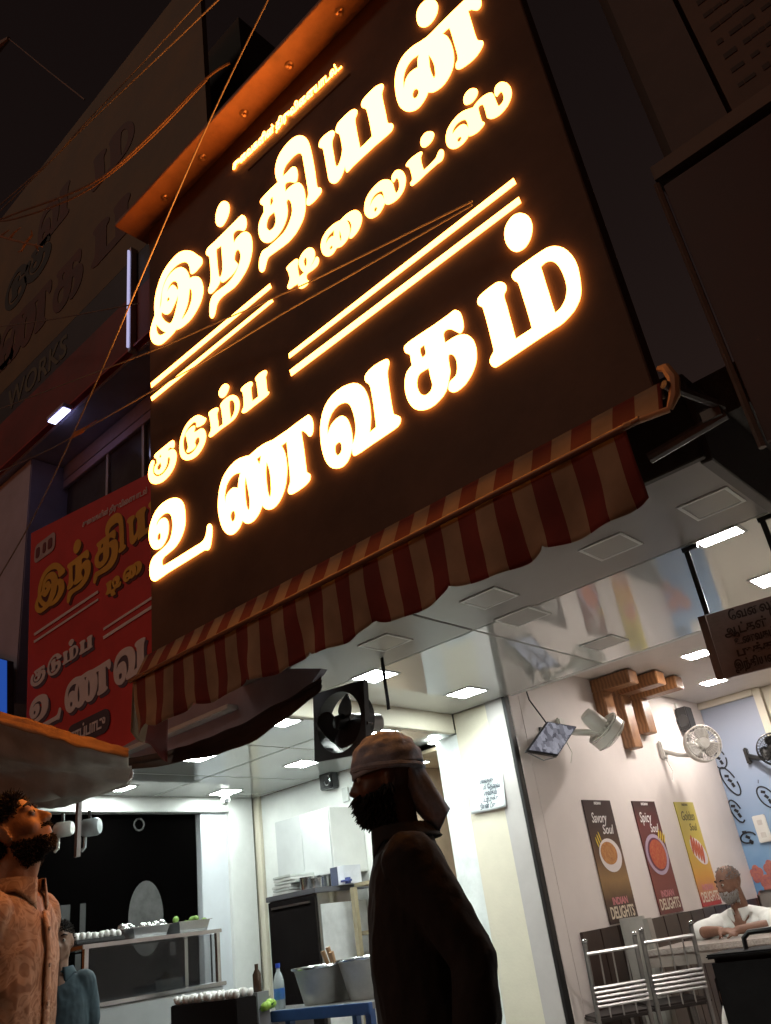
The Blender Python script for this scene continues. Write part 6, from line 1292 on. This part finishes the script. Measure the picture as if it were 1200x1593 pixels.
# placket and buttons
def surf_x(me, z, y, tol=.02):
    b = None
    for v in me.vertices:
        if abs(v.co.z-z) < tol and abs(v.co.y-y) < tol and (b is None or v.co.x > b): b = v.co.x
    return b if b is not None else .13
zs = [1.36-.05*k for k in range(12)]
pl = [(surf_x(smA, z, 0)+.003, z) for z in zs]
MB().grid(lambda u, v: (pl[int(round(u*11))][0]+.002, -.017+.034*v, pl[int(round(u*11))][1]), 11, 2).build('placket', pshirt, tA, False, smooth=True, solid=.005)
for k in (1, 3, 5, 7, 9): MB().lathe([(.001, .003), (.006, .003), (.006, 0)], (pl[k][0]+.005, 0, pl[k][1]), Ry(rad(90)), 10).build('button', M('button', (.35, .25, .18), .4), tA, False)

# ---------------------------------------------------------------- bearded man in black with a head cloth, in profile
skinB = M('skin_dark', (.10, .05, .032), .5, var=.15, scale=18)
bshirt = M('black_shirt', (.011, .0095, .0095), .85, var=.3, scale=8, bump=.2, bscale=30)
hd = at(600, 1212, 2.02)
faceB = math.atan2(-.628, -.778)+rad(4)
armsB = {'L': ((-.03, .175, 1.35), (-.135, .225, 1.09), (-.075, .265, .85)), 'R': ((-.03, -.17, 1.35), (-.07, -.205, 1.08), (-.01, -.2, .85))}
tB, H, R, J, bmB, smB, NBb, KB = standing('bearded man in black with a grey head cloth, standing in profile', (0, 0, 0), faceB, skinB, bshirt, M('dark_trousers', (.015, .014, .015), .85), 1.0, 0., rad(-2), .08, armsB, .008, 'long', .01)
off = Matrix.Rotation(faceB, 4, 'Z') @ H
KS = hd.z/H.z
tB.scale = (KS, KS, KS); tB.location = (hd.x-off.x*KS, hd.y-off.y*KS, 0)
inv = R.inverted()
clothm = M('head_cloth', (.34, .40, .50), .85, var=.25, scale=25, bump=.35, bscale=25)
cp = MB()
def capf(u, v):
    a = 2*math.pi*u; t = v*rad(98)
    low = 1+.06*math.cos(a)
    x, y, z = .112*math.sin(t*low)*math.cos(a), .090*math.sin(t*low)*math.sin(a), .104*math.cos(t*low)
    w = 1+.02*math.sin(9*a+14*v)+.016*math.sin(26*v)
    return H+R @ Vector((-.012+x*w, y*w, .036+z*w))
cp.grid(capf, 44, 22)
co_ = cp.build('head_cloth', clothm, tB, False, smooth=True, solid=.006)
def tail(u, v):
    a = 2*math.pi*u
    cx, cz = -.080-.040*v-.035*v*v, .015-.165*v
    hx, hy = .022+.012*math.sin(math.pi*min(1, v*.9+.1)), .058-.018*v
    w = 1+.07*math.sin(5*a+4*v)
    return H+R @ Vector((cx+hx*w*math.cos(a), hy*w*math.sin(a), cz-.03*math.cos(a)))
MB().grid(tail, 30, 16).build('cloth_tail', clothm, co_, False, smooth=True, solid=.005)
MB().tube([H+R @ Vector((-.012+.108*math.cos(rad(a)), .088*math.sin(rad(a)), .028+.010*math.cos(rad(a)))) for a in range(0, 361, 12)], .011, 8, False).build('cloth_band', clothm, co_, False, smooth=True)
def beardB(c, n):
    q = inv @ (c-H)
    if q.x < -.015 or q.z > .01 or q.z < -.13: return False
    if q.x > .080 and q.z > -.06: return abs(q.z+.046) < .007 and abs(q.y) < .03
    return q.z < -.026-.35*max(0, q.x-.01)
tufts(bmB, beardB, 2800, .026, .0030, 8, tuple(R @ Vector((.35, 0, -1))), 1.1, .3).build('beard', M('beard_black', (.010, .008, .007), .7), tB, False)
eyes(tB, H, R)

# ---------------------------------------------------------------- seated man in white
skinC = M('skin_tan', (.23, .115, .075), .5, var=.12, scale=20)
tC = thing('person', 'seated grey bearded man in a white shirt with folded hands', 'person', (-2.70, 6.96, .13), rad(-96))
wsh = M('white_shirt', (.74, .75, .72), .8, var=.06, scale=8)
hC = Vector((.17, -.01, 1.065)); RC = (Rz(rad(-24)) @ Ry(rad(8))).to_3x3()
body = MB(); head_shape(body, hC, RC, 1.0, fat=1.05)
body.limb([(hC+RC @ Vector((-.02, 0, -.05)), .058), (Vector((.12, 0, .90)), .064), (Vector((.10, 0, .84)), .08)], 12)
body.limb([(Vector((.10, 0, .80)), .11), (Vector((.06, 0, .62)), .13), (Vector((.02, 0, .44)), .14)], 16)
aC = {1: (Vector((.09, .19, .80)), Vector((.22, .30, .62)), Vector((.43, .09, .835))), -1: (Vector((.09, -.19, .80)), Vector((.24, -.29, .62)), Vector((.45, -.03, .84)))}
aC = {1: (Vector((.09, .19, .80)), Vector((.28, .30, .765)), Vector((.42, .09, .765))), -1: (Vector((.09, -.19, .80)), Vector((.30, -.28, .765)), Vector((.43, -.04, .775)))}
for s_ in (1, -1):
    a, b, c = aC[s_]
    body.limb([(a, .055), (a.lerp(b, .5), .047), (b, .042), (b.lerp(c, .35), .042), (c, .029)], 12)
    hand(body, c, Vector((.25, -s_*.9, -.05)), Vector((.2, 0, 1)), 1.0, .45, side=s_)
    body.limb([(Vector((.04, s_*.09, .45)), .1), (Vector((.42, s_*.11, .44)), .07), (Vector((.45, s_*.11, .38)), .06), (Vector((.44, s_*.11, .06)), .04)], 12)
    body.limb([(Vector((.41, s_*.11, .04)), .04), (Vector((.58, s_*.12, .03)), .032)], 10)
bmC = remesh(body, 'body', .0085, 4); link('body', bmC, skinC, tC, False, smooth=True)
sm = MB()
sm.limb([(Vector((.095, 0, .80)), .10), (Vector((.08, 0, .70)), .145), (Vector((.06, 0, .56)), .155), (Vector((.03, 0, .42)), .165)], 18)
for s_ in (1, -1):
    a, b, c = aC[s_]
    sm.limb([(Vector((.09, s_*.04, .835)), .07), (Vector((.085, s_*.15, .81)), .072)], 12)
    sm.limb([(a, .076), (a.lerp(b, .5), .074), (a.lerp(b, .95), .068)], 12)
    sm.limb([(Vector((.09, s_*.08, .75)), .11), (Vector((.06, s_*.08, .5)), .12)], 14)
smC = remesh(sm, 'shirt', .010, 6); ripple(smC, .010, 6, (1, 1, .8)); so = link('shirt', smC, wsh, tC, False, smooth=True)
cb = MB(); collar(cb, Vector((.11, 0, .855)), .078, .105, .045, 0., .4, .06); cb.build('collar', wsh, so, False, smooth=True, solid=.004)
MB().limb([(Vector((.04, .09, .45)), .12), (Vector((.42, .11, .44)), .085), (Vector((.44, .11, .1)), .075)], 12).limb([(Vector((.04, -.09, .45)), .12), (Vector((.42, -.11, .44)), .085), (Vector((.44, -.11, .1)), .075)], 12).build('trousers', M('dark_trousers', (.015, .014, .015), .85), tC, False, smooth=True)
invC = RC.inverted()
def greyhair(c, n):
    q = invC @ (c-hC); return q.z > .03 and (q.x < .045) and (abs(q.y) > .055 or q.x < -.02 or q.z > .09) and (q.z < .115)
tufts(bmC, greyhair, 900, .008, .003, 4).build('hair', M('grey_hair', (.22, .20, .19), .8), tC, False)
def greybeard(c, n):
    q = invC @ (c-hC)
    if q.x < 0 or q.z > -.01 or q.z < -.125: return False
    if q.x > .075 and q.z > -.062: return abs(q.z+.045) < .007
    return q.z < -.042-.12*max(0, q.x)
tufts(bmC, greybeard, 1100, .020, .0022, 6, tuple(RC @ Vector((.3, 0, -1))), .9, .3).build('beard', M('grey_beard', (.42, .40, .38), .8), tC, False)
eyes(tC, hC, RC)

# ---------------------------------------------------------------- youth half hidden behind the man in the printed shirt
skinD = M('skin_youth', (.22, .12, .08), .5, var=.1, scale=20)
hd = at(93, 1466, 2.62)
faceD = rad(-25)
tD, H, R, J, bmD, smD, NBd, KD = standing('youth half hidden behind the man in the printed shirt', (0, 0, 0), faceD, skinD, M('teal_shirt', (.03, .055, .07), .8, var=.3), M('dark_trousers', (.015, .014, .015), .85), 1.0, rad(-10), 0., 0., None, .009, 'short')
off = Matrix.Rotation(faceD, 4, 'Z') @ H
KS = hd.z/H.z
tD.scale = (KS, KS, KS); tD.location = (hd.x-off.x*KS, hd.y-off.y*KS, 0)
invD = R.inverted()
def scD(c, n):
    q = invD @ (c-H); return q.z > .045+.4*max(0, q.x-.03) or (q.x < -.03 and q.z > -.04)
tufts(bmD, scD, 1800, .014, .0035, 9, (0, 0, .2), .3, .6).build('hair', hair, tD, False)
eyes(tD, H, R)
